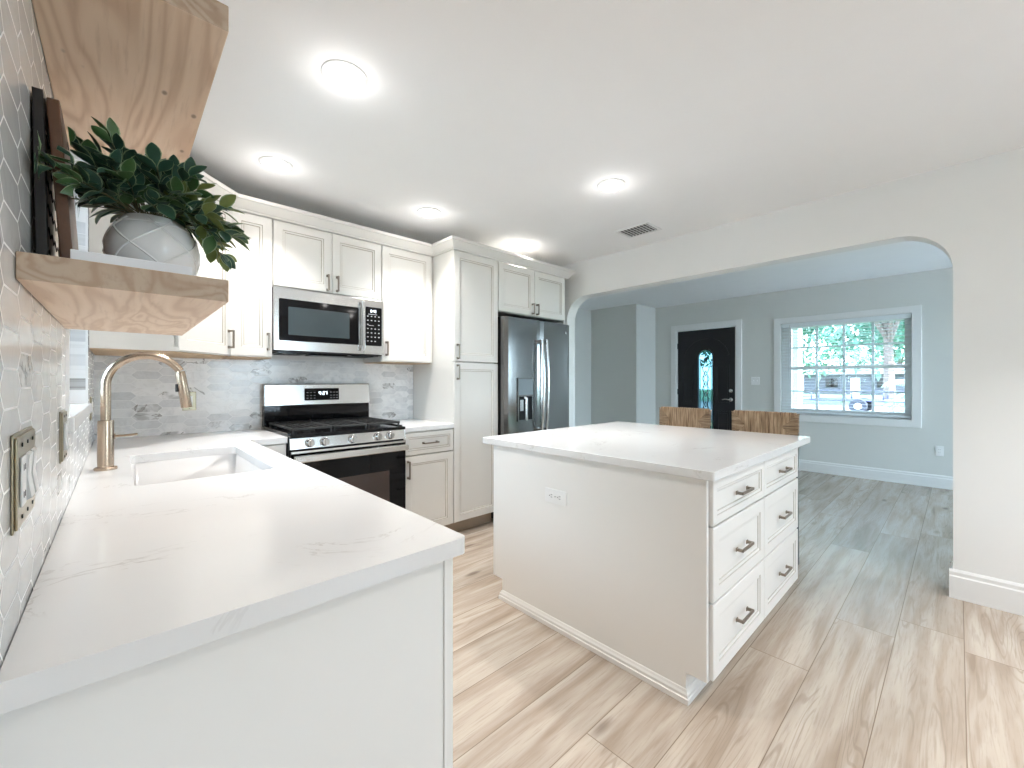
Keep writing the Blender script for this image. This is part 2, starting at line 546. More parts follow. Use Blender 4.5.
def tube(bm, pts, r, seg=10, mi=0, cap=True):
    pts = [Vector(p) for p in pts]
    rs = r if isinstance(r, (list, tuple)) else [r] * len(pts)
    rings = []
    a = None
    for i, p in enumerate(pts):
        d = (pts[min(i + 1, len(pts) - 1)] - pts[max(i - 1, 0)])
        if a is None:
            a, b = frame_of(d)
        else:
            dn = d.normalized()
            a = (a - dn * a.dot(dn)).normalized()
            b = a.cross(dn).normalized()
        rings.append([bm.verts.new(p + (a * math.cos(2 * PI * k / seg) + b * math.sin(2 * PI * k / seg)) * rs[i]) for k in range(seg)])
    fs = []
    for i in range(len(rings) - 1):
        for k in range(seg):
            fs.append(bm.faces.new((rings[i][k], rings[i][(k + 1) % seg], rings[i + 1][(k + 1) % seg], rings[i + 1][k])))
    if cap:
        fs.append(bm.faces.new(rings[0][::-1]))
        fs.append(bm.faces.new(rings[-1]))
    for f in fs:
        f.material_index = mi
        f.smooth = True
    bmesh.ops.recalc_face_normals(bm, faces=fs)
    return fs


def lathe(bm, prof, c, seg=32, mi=0, axis='z', smooth=True):
    """prof: (radius, height) pairs around axis through c"""
    rings = []
    for r, h in prof:
        ring = []
        for k in range(seg):
            q = 2 * PI * k / seg
            a, b = r * math.cos(q), r * math.sin(q)
            if axis == 'z':
                p = (c[0] + a, c[1] + b, c[2] + h)
            elif axis == 'y':
                p = (c[0] + a, c[1] + h, c[2] + b)
            else:
                p = (c[0] + h, c[1] + a, c[2] + b)
            ring.append(bm.verts.new(p))
        rings.append(ring)
    fs = []
    for i in range(len(rings) - 1):
        for k in range(seg):
            fs.append(bm.faces.new((rings[i][k], rings[i][(k + 1) % seg], rings[i + 1][(k + 1) % seg], rings[i + 1][k])))
    fs.append(bm.faces.new(rings[0][::-1]))
    fs.append(bm.faces.new(rings[-1]))
    for f in fs:
        f.material_index = mi
        f.smooth = smooth
    fs[-1].smooth = fs[-2].smooth = False
    bmesh.ops.recalc_face_normals(bm, faces=fs)


def sweep(bm, path, prof, mi=0):
    """profile (out, z) mitred along a plan polyline; outward is the right-hand side of the walk"""
    n = len(path)
    rings = []
    for i, p in enumerate(path):
        p = Vector(p)
        ds = []
        if i > 0:
            ds.append((p - Vector(path[i - 1])).normalized())
        if i < n - 1:
            ds.append((Vector(path[i + 1]) - p).normalized())
        ns = [Vector((d.y, -d.x)) for d in ds]
        m = sum(ns, Vector((0, 0)))
        m = m / m.length
        k = 1.0 / max(0.3, m.dot(ns[0]))
        rings.append([bm.verts.new((p.x + m.x * k * o, p.y + m.y * k * o, z)) for o, z in prof])
    fs = []
    q = len(prof)
    for i in range(n - 1):
        for k in range(q):
            fs.append(bm.faces.new((rings[i][k], rings[i][(k + 1) % q], rings[i + 1][(k + 1) % q], rings[i + 1][k])))
    fs.append(bm.faces.new(rings[0][::-1]))
    fs.append(bm.faces.new(rings[-1]))
    for f in fs:
        f.material_index = mi
    bmesh.ops.recalc_face_normals(bm, faces=fs)


def obj(name, bm, mats, parent=None, bevel=0.0):
    me = bpy.data.meshes.new(name)
    bm.normal_update()
    for e in bm.edges:
        if len(e.link_faces) == 2 and e.calc_face_angle(0) > 0.62:
            e.smooth = False
    bm.to_mesh(me)
    bm.free()
    for m in (mats if isinstance(mats, (list, tuple)) else [mats]):
        me.materials.append(M[m] if isinstance(m, str) else m)
    o = bpy.data.objects.new(name, me)
    COL.objects.link(o)
    if parent:
        o.parent = parent
    if bevel:
        md = o.modifiers.new('bevel', 'BEVEL')
        md.width = bevel
        md.segments = 2
        md.limit_method = 'ANGLE'
        md.angle_limit = math.radians(40)
    return o


def tag(o, label, cat, group=None):
    o['label'] = label
    o['category'] = cat
    if group:
        o['group'] = group
    return o


def thing(name, label, cat, loc=(0, 0, 0), rz=0.0, group=None):
    o = bpy.data.objects.new(name, None)
    o.empty_display_size = 0.1
    o.location = loc
    o.rotation_euler = (0, 0, rz)
    COL.objects.link(o)
    return tag(o, label, cat, group)


def struct(name, bm, m, parent=None, bevel=0.0):
    o = obj(name, bm, m, parent, bevel)
    if parent is None:
        o['kind'] = 'structure'
    return o


def sroot(name, loc=(0, 0, 0), rz=0.0):
    o = bpy.data.objects.new(name, None)
    o.location = loc
    o.rotation_euler = (0, 0, rz)
    COL.objects.link(o)
    o['kind'] = 'structure'
    return o


def dup(root, loc, rz, label=None, group=None):
    r = root.copy()
    COL.objects.link(r)
    r.location = loc
    r.rotation_euler = (0, 0, rz)
    if label:
        r['label'] = label
    if group:
        r['group'] = group
    for ch in list(root.children):
        c = ch.copy()
        COL.objects.link(c)
        c.parent = r
        for g in list(ch.children):
            d = g.copy()
            COL.objects.link(d)
            d.parent = c
    return r


def arc(cx, cy, r, a0, a1, n):
    return [(cx + r * math.cos(math.radians(a0 + (a1 - a0) * i / n)), cy + r * math.sin(math.radians(a0 + (a1 - a0) * i / n))) for i in range(n + 1)]


def rrect(x0, x1, y0, y1, r, n=5):
    return arc(x1 - r, y0 + r, r, -90, 0, n) + arc(x1 - r, y1 - r, r, 0, 90, n) + arc(x0 + r, y1 - r, r, 90, 180, n) + arc(x0 + r, y0 + r, r, 180, 270, n)


# ------------------------------------------------------------------ room shell
XL, YB, CZ = -0.10, 3.40, 2.50          # sink wall, range wall, ceiling height
XA, TA = 3.523, 0.135                   # wall with the arch and its thickness
XW = 7.03                               # window wall of the living room
YN = -2.9                               # wall behind the camera
ZL = 2.57                               # living room ceiling

b = new(); bx(b, -1.5, 7.3, YN - 0.2, 4.9, -0.12, 0.0); struct('floor', b, 'floor')
b = new(); bx(b, -1.5, XA + TA, YN - 0.2, 3.6, CZ, CZ + 0.3); struct('ceiling', b, 'ceiling')
b = new(); bx(b, XA + TA, 7.3, YN - 0.2, 4.9, ZL, ZL + 0.3); struct('ceiling', b, 'ceiling_living')

# sink wall with its window opening
SY0, SY1, SZ0, SZ1 = 1.60, 2.52, 1.15, 2.16
b = new()
plate_with_holes(b, [(0.30, 0), (3.6, 0), (3.6, CZ), (0.30, CZ)], [[(SY0, SZ0), (SY1, SZ0), (SY1, SZ1), (SY0, SZ1)]], 'x', XL - 0.17, XL)
struct('wall_left', b, 'tile_left')
b = new(); bx(b, -1.5, XL - 0.001, 0.13, 0.30, 0, CZ); struct('wall_left_return', b, 'wall')
b = new(); bx(b, -1.5, -1.35, YN, 0.13, 0, CZ); struct('wall_left_dining', b, 'wall')

# range wall: tiled band and painted rest
b = new(); bx(b, XL, XA + TA, YB, YB + 0.15, 0, CZ); struct('wall_back', b, 'wall')
b = new(); bx(b, XL, 1.954, YB - 0.008, YB - 0.0002, 0.914, 1.404)
struct('wall_back_tiles', b, 'tile_back')

# wall with the wide rounded opening
AY0, AY1, AZ, AR = 0.020, 2.883, 2.143, 0.24
hole = [(AY1, 0.0), (AY1, AZ - AR)] + arc(AY1 - AR, AZ - AR, AR, 0, 90, 12)[1:] + arc(AY0 + AR, AZ - AR, AR, 90, 180, 12) + [(AY0, 0.0)]
outer = [(YN, 0), (YN, ZL), (4.9, ZL), (4.9, 0)]
b = new()
prism(b, outer + hole, 'x', XA, XA + TA)
bmesh.ops.triangulate(b, faces=[f for f in b.faces if len(f.verts) > 4])
struct('wall_arch', b, 'wall')

# wall behind the camera with wide windows
DX0, DX1, DZ0, DZ1 = 1.3, 2.5, 0.6, 2.1
EX0, EX1, EZ0, EZ1 = 3.95, 6.85, 0.15, 2.2
b = new()
plate_with_holes(b, [(-1.5, 0), (7.3, 0), (7.3, ZL), (-1.5, ZL)], [[(DX0, DZ0), (DX1, DZ0), (DX1, DZ1), (DX0, DZ1)], [(EX0, EZ0), (EX1, EZ0), (EX1, EZ1), (EX0, EZ1)]], 'y', YN - 0.14, YN)
struct('wall_front', b, 'wall')

# living room
WY0, WY1, WZ0, WZ1 = 0.375, 1.775, 0.775, 2.095
DY0, DY1, DZT = 2.388, 3.322, 2.115
b = new()
plate_with_holes(b, [(YN, 0), (DY0 - 0.02, 0), (DY0 - 0.02, DZT + 0.02), (DY1 + 0.02, DZT + 0.02), (DY1 + 0.02, 0), (4.9, 0), (4.9, ZL), (YN, ZL)],
                 [[(WY0, WZ0), (WY1, WZ0), (WY1, WZ1), (WY0, WZ1)]], 'x', XW, XW + 0.16)
struct('wall_right', b, 'wall_living')
b = new(); bx(b, XA + TA, XW, 4.65, 4.8, 0, ZL); struct('wall_living_end', b, 'wall_living')
b = new(); bx(b, 6.38, XW - 0.001, 3.72, 4.649, 0, ZL); struct('wall_closet', b, 'wall_living')
b = new(); bx(b, XA + TA, XA + TA + 0.004, 2.884, 4.65, 0, ZL); struct('wall_arch_living_face', b, 'wall_living')

BASEP = [(0, 0), (0.016, 0), (0.016, 0.115), (0.011, 0.122), (0.011, 0.140), (0.004, 0.152), (0, 0.152)]


def baseboard(name, path, h=1.0):
    b_ = new()
    sweep(b_, path, [(o, z * h) for o, z in BASEP])
    struct(name, b_, 'trim')




def base_x(name, x, sgn, y0, y1, h=1.0):
    """board on a wall facing sgn x"""
    b_ = new()
    prism(b_, [(x + sgn * o, z * h) for o, z in BASEP], 'y', y0, y1)
    struct(name, b_, 'trim')


base_x('baseboard_right', XW, -1, YN, 2.268)
base_x('baseboard_right_corner', XW, -1, 3.445, 3.719)
base_x('baseboard_arch', XA, -1, YN, AY0 + 0.016, 1.08)
base_x('baseboard_arch_far', XA, -1, AY1, 3.399, 1.08)
b = new(); prism(b, [(AY0 + o, z * 1.08) for o, z in BASEP], 'x', XA, XA + TA + 0.016); struct('baseboard_arch_jamb', b, 'trim')
base_x('baseboard_arch_back', XA + TA, 1, YN, AY0 + 0.016, 1.08)
base_x('baseboard_closet', 6.38, -1, 3.704, 4.65)
b = new(); prism(b, [(3.72 - o, z) for o, z in BASEP], 'x', 6.364, XW - 0.016); struct('baseboard_closet_side', b, 'trim')
b = new(); prism(b, [(4.65 - o, z) for o, z in BASEP], 'x', XA + TA, 6.364); struct('baseboard_living_end', b, 'trim')

# ---- sink window (window_1)
w = sroot('window_1', (XL, 0, 0))
b = new()
plate_with_holes(b, [(SY0, SZ0), (SY1, SZ0), (SY1, SZ1), (SY0, SZ1)],
                 [[(SY0 + .045, SZ0 + .045), (SY1 - .045, SZ0 + .045), (SY1 - .045, 1.63), (SY0 + .045, 1.63)],
                  [(SY0 + .045, 1.675), (SY1 - .045, 1.675), (SY1 - .045, SZ1 - .045), (SY0 + .045, SZ1 - .045)]], 'x', -0.165, -0.115)
obj('window_frame', b, 'trim', w, 0.003)
b = new(); bx(b, -0.143, -0.138, SY0 + .04, SY1 - .04, SZ0 + .04, SZ1 - .04); obj('pane', b, 'glass', w)
b = new(); bx(b, -0.115, 0.018, SY0 - 0.03, SY1 + 0.05, SZ0 - 0.035, SZ0 + 0.004)
obj('window_sill', b, 'quartz', w, 0.003)
b = new(); bx(b, 0.0, 0.007, SY1 + 0.0, SY1 + 0.012, SZ0 + .004, SZ1); bx(b, 0.0, 0.007, SY0 - 0.012, SY0, SZ0 + .004, SZ1)
bx(b, 0.0, 0.007, SY0 - 0.012, SY1 + 0.012, SZ1, SZ1 + 0.012)
obj('edge_trim', b, 'trim', w)

# ---- windows in the wall behind the camera (window_3 dining, window_4 living room)
for nm, x0, x1, z0, z1, n in (('window_3', DX0, DX1, DZ0, DZ1, 2), ('window_4', EX0, EX1, EZ0, EZ1, 3)):
    w = sroot(nm, (0, YN, 0))
    b = new()
    wp = (x1 - x0 - .05) / n
    hs = [[(x0 + .05 + k * wp, z0 + .05), (x0 + k * wp + wp, z0 + .05), (x0 + k * wp + wp, z1 - .05), (x0 + .05 + k * wp, z1 - .05)] for k in range(n)]
    plate_with_holes(b, [(x0, z0), (x1, z0), (x1, z1), (x0, z1)], hs, 'y', -0.10, -0.05)
    obj('window_frame', b, 'trim', w)
    b = new(); bx(b, x0 + .04, x1 - .04, -0.078, -0.072, z0 + .04, z1 - .04); obj('pane', b, 'glass', w)

# ---- living room window (window_2)
w = sroot('window_2', (XW, 0, 0))
C = 0.075
b = new()
plate_with_holes(b, [(WY0 - C, WZ0 - C - .01), (WY1 + C, WZ0 - C - .01), (WY1 + C, WZ1 + C), (WY0 - C, WZ1 + C)],
                 [[(WY0 + .01, WZ0 + .01), (WY1 - .01, WZ0 + .01), (WY1 - .01, WZ1 - .01), (WY0 + .01, WZ1 - .01)]], 'x', -0.018, 0.0)
obj('casing', b, 'trim', w, 0.003)
FY0, FY1, FZ0, FZ1, RZ = 0.455, 1.655, 0.865, 2.02, 1.443
b = new()
plate_with_holes(b, [(WY0, WZ0), (WY1, WZ0), (WY1, WZ1), (WY0, WZ1)],
                 [[(FY0, FZ0), (FY1, FZ0), (FY1, RZ - .022), (FY0, RZ - .022)], [(FY0, RZ + .022), (FY1, RZ + .022), (FY1, FZ1), (FY0, FZ1)]], 'x', 0.085, 0.135)
obj('window_frame', b, 'trim', w, 0.003)
b = new()
for zz0, zz1, zm in ((FZ0, RZ - .02, 1.115), (RZ + .02, FZ1, 1.735)):
    for k in (1, 2, 3):
        yy = FY0 + (FY1 - FY0) * k / 4
        bx(b, 0.096, 0.116, yy - .014, yy + .014, zz0, zz1)
    bx(b, 0.0955, 0.1165, FY0, FY1, zm - .013, zm + .013)
obj('muntins', b, 'slat', w)
b = new(); bx(b, 0.118, 0.122, FY0 - .005, FY1 + .005, FZ0 - .005, FZ1 + .005); obj('pane', b, 'glass', w)

# blind in the living room window
t = thing('venetian_blind', 'white open-slat blind across the wide living room window', 'blind', (XW, 1.075, WZ1))
b = new(); bx(b, 0.005, 0.055, WY0 + .014 - 1.075, WY1 - .014 - 1.075, -0.07, -0.012, bev=.003); obj('headrail', b, 'slat', t)
b = new()
nsl = 27
for k in range(nsl):
    zz = -0.10 - k * 0.0435
    rot = Matrix.Rotation(math.radians(1), 3, 'Y')
    bx(b, 0.008, 0.056, WY0 + .018 - 1.075, WY1 - .018 - 1.075, zz - .0013, zz + .0013, rot=rot, piv=(0.032, 0, zz))
obj('slats', b, 'slat', t)
b = new(); bx(b, 0.008, 0.056, WY0 + .018 - 1.075, WY1 - .018 - 1.075, -1.292, -1.268, bev=.003); obj('bottom_rail', b, 'slat', t)
for dy in (-0.52, 0.0, 0.52):
    b = new()
    tube(b, [(0.006, dy, -0.07), (0.006, dy, -1.268)], 0.0012, 5); tube(b, [(0.057, dy, -0.07), (0.057, dy, -1.268)], 0.0012, 5)
    obj('ladder_cord', b, 'slat', t)
b = new(); tube(b, [(0.0, 0.58, -0.03), (-0.012, 0.585, -0.10), (-0.014, 0.59, -0.80)], 0.004, 6); obj('tilt_wand', b, 'vent', t)

# ---- front door (door_1)
d = sroot('door_1', (XW, (DY0 + DY1) / 2, 0))
hw = (DY1 - DY0) / 2
GW = 0.112
gl_out = lambda r: [(-r, 0.30), (r, 0.30)] + [(p[0], p[1]) for p in arc(0, 1.66, r, 0, 180, 16)]
b = new()
plate_with_holes(b, [(-hw + .004, 0.008), (hw - .004, 0.008), (hw - .004, DZT - .004), (-hw + .004, DZT - .004)], [gl_out(GW)], 'x', 0.028, 0.072)
# raised mouldings: arch band around the glass and side panels
for r0, r1 in ((GW + 0.002, GW + 0.022),):
    plate_with_holes(b, [(-r1, 0.28), (r1, 0.28)] + arc(0, 1.66, r1, 0, 180, 16), [gl_out(r0)], 'x', 0.014, 0.0279)
for s in (-1, 1):
    for z0, z1 in ((0.20, 0.78), (0.90, 1.52)):
        y0, y1 = sorted((s * 0.19, s * 0.38))
        plate_with_holes(b, [(y0, z0), (y1, z0), (y1, z1), (y0, z1)], [[(y0 + .02, z0 + .02), (y1 - .02, z0 + .02), (y1 - .02, z1 - .02), (y0 + .02, z1 - .02)]], 'x', 0.019, 0.0279)
        bx(b, 0.021, 0.0279, y0 + .035, y1 - .035, z0 + .035, z1 - .035)
    y0, y1 = sorted((s * 0.19, s * 0.38))
arch_o = [(p[0], p[1]) for p in arc(0, 1.60, 0.38, 12, 168, 20)]
arch_i = [(p[0], p[1]) for p in arc(0, 1.60, 0.355, 12, 168, 20)][::-1]
prism(b, arch_o + arch_i, 'x', 0.019, 0.0279)
leaf = obj('door_leaf', b, 'door', d)
b = new()
prism(b, gl_out(GW + 0.001), 'x', 0.046, 0.052)
gl = obj('glass_lite', b, 'leaded', d)
b = new()
def cam_line(p, q, r=0.0055):
    tube(b, [(0.045, p[0], p[1]), (0.045, q[0], q[1])], r, 5)
for k in range(6):
    zc = 0.62 + k * 0.17
    for s in (-1, 1):
        cam_line((0, zc - .13), (s * .055, zc)); cam_line((s * .055, zc), (0, zc + .13))
for s in (-1, 1):
    cam_line((s * .03, .45), (s * .03, 1.35)); cam_line((s * .088, .32), (s * .088, 1.62)); cam_line((s * .055, 1.47), (s * .088, 1.60)); cam_line((0, .40), (s * .088, .50))
cam_line((0, .32), (0, .49)); cam_line((0, 1.60), (0, 1.77))
lathe(b, [(0.03, -0.002), (0.03, 0.002)], (0.045, 0, 1.62), 12, axis='x')
obj('leading', b, 'came', gl)
b = new()
for s in (-1, 1):
    y0, y1 = sorted((s * (hw + .0005), s * (hw + .018)))
    bx(b, 0.0, 0.13, y0, y1, 0, DZT + .018)
bx(b, 0.0, 0.13, -hw, hw, DZT + .0005, DZT + .018)
obj('door_jamb', b, 'trim', d)
b = new()
plate_with_holes(b, [(-hw - .10, 0), (-hw - .012, 0), (-hw - .012, DZT + .012), (hw + .012, DZT + .012), (hw + .012, 0), (hw + .10, 0), (hw + .10, DZT + .10), (-hw - .10, DZT + .10)], [], 'x', -0.018, -0.0002)
obj('casing', b, 'trim', d, 0.003)
b = new(); bx(b, 0.0, 0.14, -hw, hw, 0.0003, 0.0075); obj('threshold', b, 'nickel', d)
for zh in (0.28, 1.08, 1.86):
    b = new(); tube(b, [(0.020, hw + .001, zh - .045), (0.020, hw + .001, zh + .045)], 0.009, 8); bx(b, 0.0205, 0.0275, hw - .03, hw - .002, zh - .045, zh + .045)
    obj('hinge', b, 'dark_metal', d)
ky = -hw + 0.07
b = new(); lathe(b, [(0.031, 0.0279), (0.031, 0.018), (0.024, 0.012), (0.014, 0.006)], (0, ky, 1.105), 20, axis='x'); obj('deadbolt', b, 'nickel', d)
b = new(); lathe(b, [(0.032, 0.0279), (0.032, 0.020), (0.022, 0.014), (0.012, 0.0), (0.012, -0.022)], (0, ky, 0.965), 20, axis='x')
tube(b, [(-0.02, ky, 0.965), (-0.026, ky + .02, 0.967), (-0.026, ky + .06, 0.972), (-0.022, ky + .115, 0.962)], [0.011, 0.010, 0.009, 0.007], 8)
obj('door_handle', b, 'nickel', d)

# ------------------------------------------------------------------ cabinets
pull_count = 0


def pull(parent, x, z, L, vert, m='pull', stand=0.030, yf=-0.020):
    b_ = new()
    h = L / 2

    def q(a, lo, hi, y0, y1, wdt):
        if vert:
            bx(b_, x - wdt, x + wdt, y0, y1, z + lo, z + hi, bev=.0012)
        else:
            bx(b_, x + lo, x + hi, y0, y1, z - wdt, z + wdt, bev=.0012)
    q(0, -h, h, yf - stand - .005, yf - stand + .003, 0.0055)
    q(0, -h, -h + .011, yf - stand + .002, yf + .0005, 0.0055)
    q(0, h - .011, h, yf - stand + .002, yf + .0005, 0.0055)
    q(0, -h - .002, -h + .015, yf - .004, yf + .0004, 0.008)
    q(0, h - .015, h + .002, yf - .004, yf + .0004, 0.008)
    return obj('handle', b_, m, parent)


def front_bm(x0, x1, z0, z1, s=0.055, t=0.020):
    """a framed panel front with stepped moulding and glazed grooves"""
    b_ = new()
    rings = [(0, 0.0, 0), (0, -t + .003, 0), (.003, -t, 0), (s, -t, 0), (s + .0030, -t + .0035, 1), (s + .013, -t + .0045, 0), (s + .0165, -t + .0085, 1), (s + .022, -t + .0090, 0)]
    prev = None
    first = None
    for ins, y, mi in rings:
        vv = [b_.verts.new(p) for p in ((x0 + ins, y, z0 + ins), (x1 - ins, y, z0 + ins), (x1 - ins, y, z1 - ins), (x0 + ins, y, z1 - ins))]
        if prev:
            for k in range(4):
                f = b_.faces.new((prev[k], prev[(k + 1) % 4], vv[(k + 1) % 4], vv[k]))
                f.material_index = mi
        else:
            first = vv
        prev = vv
    b_.faces.new(prev)
    b_.faces.new(first[::-1])
    bmesh.ops.recalc_face_normals(b_, faces=b_.faces[:])
    return b_


def fronts(root, lst, mats=('cab', 'cab_g'), pm='pull'):
    for kind, x0, x1, z0, z1, hd in lst:
        small = kind == 'drawer' and (z1 - z0) < 0.2
        f = obj(kind, front_bm(x0, x1, z0, z1, 0.032 if small else 0.055), list(mats), root)
        if hd:
            pull(f, hd[0], hd[1], hd[3], hd[2] == 'v', pm)


G = 0.0016


def cabinet(name, label, loc, rz, w, z0, z1, depth, lst, toe=False, mats=('cab', 'cab_g'), group=None, hollow=False, cat='cabinet', raw_bottom=False):
    r = thing(name, label, cat, loc, rz, group)
    b_ = new()
    zb = z0
    if hollow:
        bx(b_, G, 0.018, 0, depth, zb, z1); bx(b_, w - .018, w - G, 0, depth, zb, z1)
        bx(b_, 0.018, w - .018, 0, depth, zb, zb + .018); bx(b_, 0.018, w - .018, 0, .018, z1 - .06, z1 - .02)
    else:
        bx(b_, G, w - G, .022, depth, zb, z1)
        bx(b_, G, .010, 0, .0221, zb, z1); bx(b_, w - .010, w - G, 0, .0221, zb, z1)
        bx(b_, .010, w - .010, 0.002, .0221, zb, zb + .010); bx(b_, .010, w - .010, 0.002, .0221, z1 - .010, z1)
    obj('carcass', b_, mats[0], r)
    if raw_bottom:
        b_ = new(); bx(b_, 0.004, w - 0.004, 0.004, depth - .012, zb - .006, zb - .0004); obj('underside', b_, 'cab_in', r)
    if toe:
        b_ = new(); bx(b_, G, w - G, 0.075, 0.093, 0, z0 - .0005); obj('toe_kick', b_, 'toe', r)
    fronts(r, lst, mats)
    return r


UY = 3.07                                  # carcass front of the wall cabinets
U0, U1 = 1.405, 2.312
DU0, DU1 = 1.409, 2.305
BACK = YB - 0.002
# wall cabinets
cabinet('wall_cabinet', 'narrow single-door white wall cabinet just left of the microwave', (0.500, UY, 0), 0, 0.233, U0, U1, BACK - UY - .008,
        [('door', .003, .230, DU0, DU1, (.205, 1.505, 'v', .11))], raw_bottom=True)
cabinet('wall_cabinet', 'short two-door white wall cabinet directly above the microwave', (0.734, UY, 0), 0, 0.752, 1.872, U1, BACK - UY - .001,
        [('door', .003, .375, 1.876, DU1, (.343, 1.945, 'v', .11)), ('door', .378, .749, 1.876, DU1, (.410, 1.945, 'v', .11))])
cabinet('wall_cabinet', 'wide single-door white wall cabinet between microwave and tall pantry', (1.487, UY, 0), 0, 0.450, U0, U1, BACK - UY - .008,
        [('door', .003, .447, DU0, DU1, (.035, 1.505, 'v', .11))], raw_bottom=True)
b = new(); bx(b, 1.9375, 1.9535, UY, 3.385, U0, U1); tag(obj('filler_strip', b, 'cab'), 'thin white filler strip between the wide wall cabinet and the pantry side', 'filler')
# diagonal corner cabinet
CX, CY = 0.205, 2.775
t = thing('corner_cabinet', 'white diagonal corner wall cabinet behind the potted plant and lower shelf', 'cabinet', (XL, YB, 0))
ca = [(0.0015, -0.002), (0.0015, CY - YB), (CX - XL, CY - YB), (0.4985 - XL, UY - YB), (0.4985 - XL, -0.002)]
b = new(); prism(b, ca, 'z', U0, U1); obj('carcass', b, 'cab', t)
b = new(); prism(b, [(x * .985 + .002, y * .985 - .006) for x, y in ca], 'z', U0 - .006, U0 - .0004); obj('underside', b, 'cab_in', t)
dw = math.hypot(0.4985 - CX, UY - CY)
dm = obj('door', front_bm(0.012, dw - .006, DU0, DU1), ['cab', 'cab_g'], t)
dm.location = (CX - XL, CY - YB, 0)
dm.rotation_euler = (0, 0, PI / 4)
pull(dm, dw - .035, 1.505, .11, True)
b = new(); bx(b, 0.03, 0.31, CY - YB - .0015, CY - YB, U0 + .04, U1 - .05)
bx(b, 0.004, 0.332, CY - YB - .004, CY - YB - .0001, U0, U0 + .022)
obj('side_panel', b, 'cab', t)

PY = 2.78                                  # carcass front of pantry, fridge cabinet and base run
cabinet('pantry_cabinet', 'tall white two-door pantry cabinet between wall cabinets and refrigerator', (1.955, PY, 0), 0, 0.474, 0.113, U1, BACK - PY,
        [('door', .003, .471, 0.117, 1.404, (.035, 1.325, 'v', .12)), ('door', .003, .471, 1.412, DU1, (.035, 1.490, 'v', .12))], toe=True, cat='cabinet')
cabinet('refrigerator_cabinet', 'short two-door white cabinet above the stainless refrigerator', (2.430, PY, 0), 0, 0.912, 1.868, U1, BACK - PY,
        [('door', .003, .455, 1.872, DU1, (.425, 1.935, 'v', .10)), ('door', .458, .909, 1.872, DU1, (.487, 1.935, 'v', .10))])
b = new(); bx(b, 3.3425, 3.3605, PY - 0.0, BACK, 0, U1); tag(obj('end_panel', b, 'cab'), 'tall white end panel on the right side of the refrigerator', 'panel')

b = new()
CP = [(0.0, 2.306), (0.012, 2.306), (0.016, 2.316), (0.022, 2.318), (0.030, 2.330), (0.052, 2.362), (0.060, 2.366), (0.060, 2.388), (0.0, 2.388)]
sweep(b, [(XL + .002, CY - .004), (CX + .006, CY - .004), (0.506, UY - .024), (1.955, UY - .024), (1.955, PY - .022), (3.364, PY - .022), (3.364, 3.38)], CP)
tag(obj('crown_molding', b, 'cab'), 'stepped cream crown molding running along the tops of all cabinets', 'molding')

# base cabinets, range wall
B1 = 0.878
cabinet('base_cabinet', 'narrow white base cabinet in the corner left of the range', (0.562, PY, 0), 0, 0.176, 0.113, B1, BACK - PY,
        [('door', .003, .173, 0.117, 0.872, (.100, .80, 'h', .09))], toe=True)
cabinet('base_cabinet', 'white base cabinet with drawer and door right of the range', (1.512, PY, 0), 0, 0.4425, 0.113, B1, BACK - PY,
        [('drawer', .003, .440, 0.703, 0.868, (.222, .785, 'h', .13)), ('door', .003, .440, 0.117, 0.695, (.035, .60, 'v', .13))], toe=True)
# base cabinets, sink run (fronts face +x)
FX = 0.523
R90 = PI / 2
for lab, y0, wd, lst, hol in (
        ('white drawer and door base cabinet at the open end of the sink counter', .764, .476,
         [('drawer', .003, .473, .688, .868, (.238, .785, 'h', .13)), ('door', .003, .473, .117, .680, (.44, .60, 'v', .13))], False),
        ('white single-door base cabinet between the end cabinet and sink cabinet', 1.241, .478,
         [('drawer', .003, .475, .688, .868, (.239, .785, 'h', .13)), ('door', .003, .475, .117, .680, (.44, .60, 'v', .13))], False),
        ('white two-door base cabinet beneath the undermount sink', 1.720, .900,
         [('door', .003, .449, .117, .868, (.41, .78, 'v', .13)), ('door', .452, .897, .117, .868, (.49, .78, 'v', .13))], True)):
    cabinet('base_cabinet', lab, (FX, y0, 0), R90, wd, 0.113, B1, FX - XL - .002, lst, toe=True, hollow=hol)
b = new(); bx(b, XL + .002, FX, 2.622, 2.778, 0, B1); bx(b, XL + .002, 0.56, 2.779, BACK, 0, B1)
tag(obj('blind_corner_cabinet', b, 'cab'), 'plain white corner base under the turn of the sink counter', 'cabinet')
t = thing('end_panel', 'plain white panel closing the near end of the sink counter', 'panel', (0, .745, 0))
b = new(); bx(b, XL + .001, FX, 0, .0175, 0, B1); obj('panel', b, 'isl', t, .0015)
b = new(); bx(b, FX - .022, FX, -.004, -.0002, 0.0, B1); obj('corner_strip', b, 'isl', t, .001)

# worktops
CT0, CT1 = 0.8785, 0.914
b = new()
co = arc(0.546 - .014, 0.721 + .014, .014, -90, 0, 5) + [(0.546, 2.755), (0.741, 2.755), (0.741, YB - .009), (XL + .001, YB - .009), (XL + .001, 0.721)]
sink = rrect(0.037, 0.438, 1.790, 2.548, .028)
plate_with_holes(b, co, [sink], 'z', CT0, CT1)
tag(obj('countertop', b, 'quartz', None, .0025), 'L-shaped white quartz countertop around the sink, in the foreground', 'countertop')
b = new(); bx(b, 1.509, 1.954, 2.752, YB - .009, CT0, CT1)
tag(obj('countertop', b, 'quartz', None, .0025), 'short white quartz countertop between the range and the pantry', 'countertop')

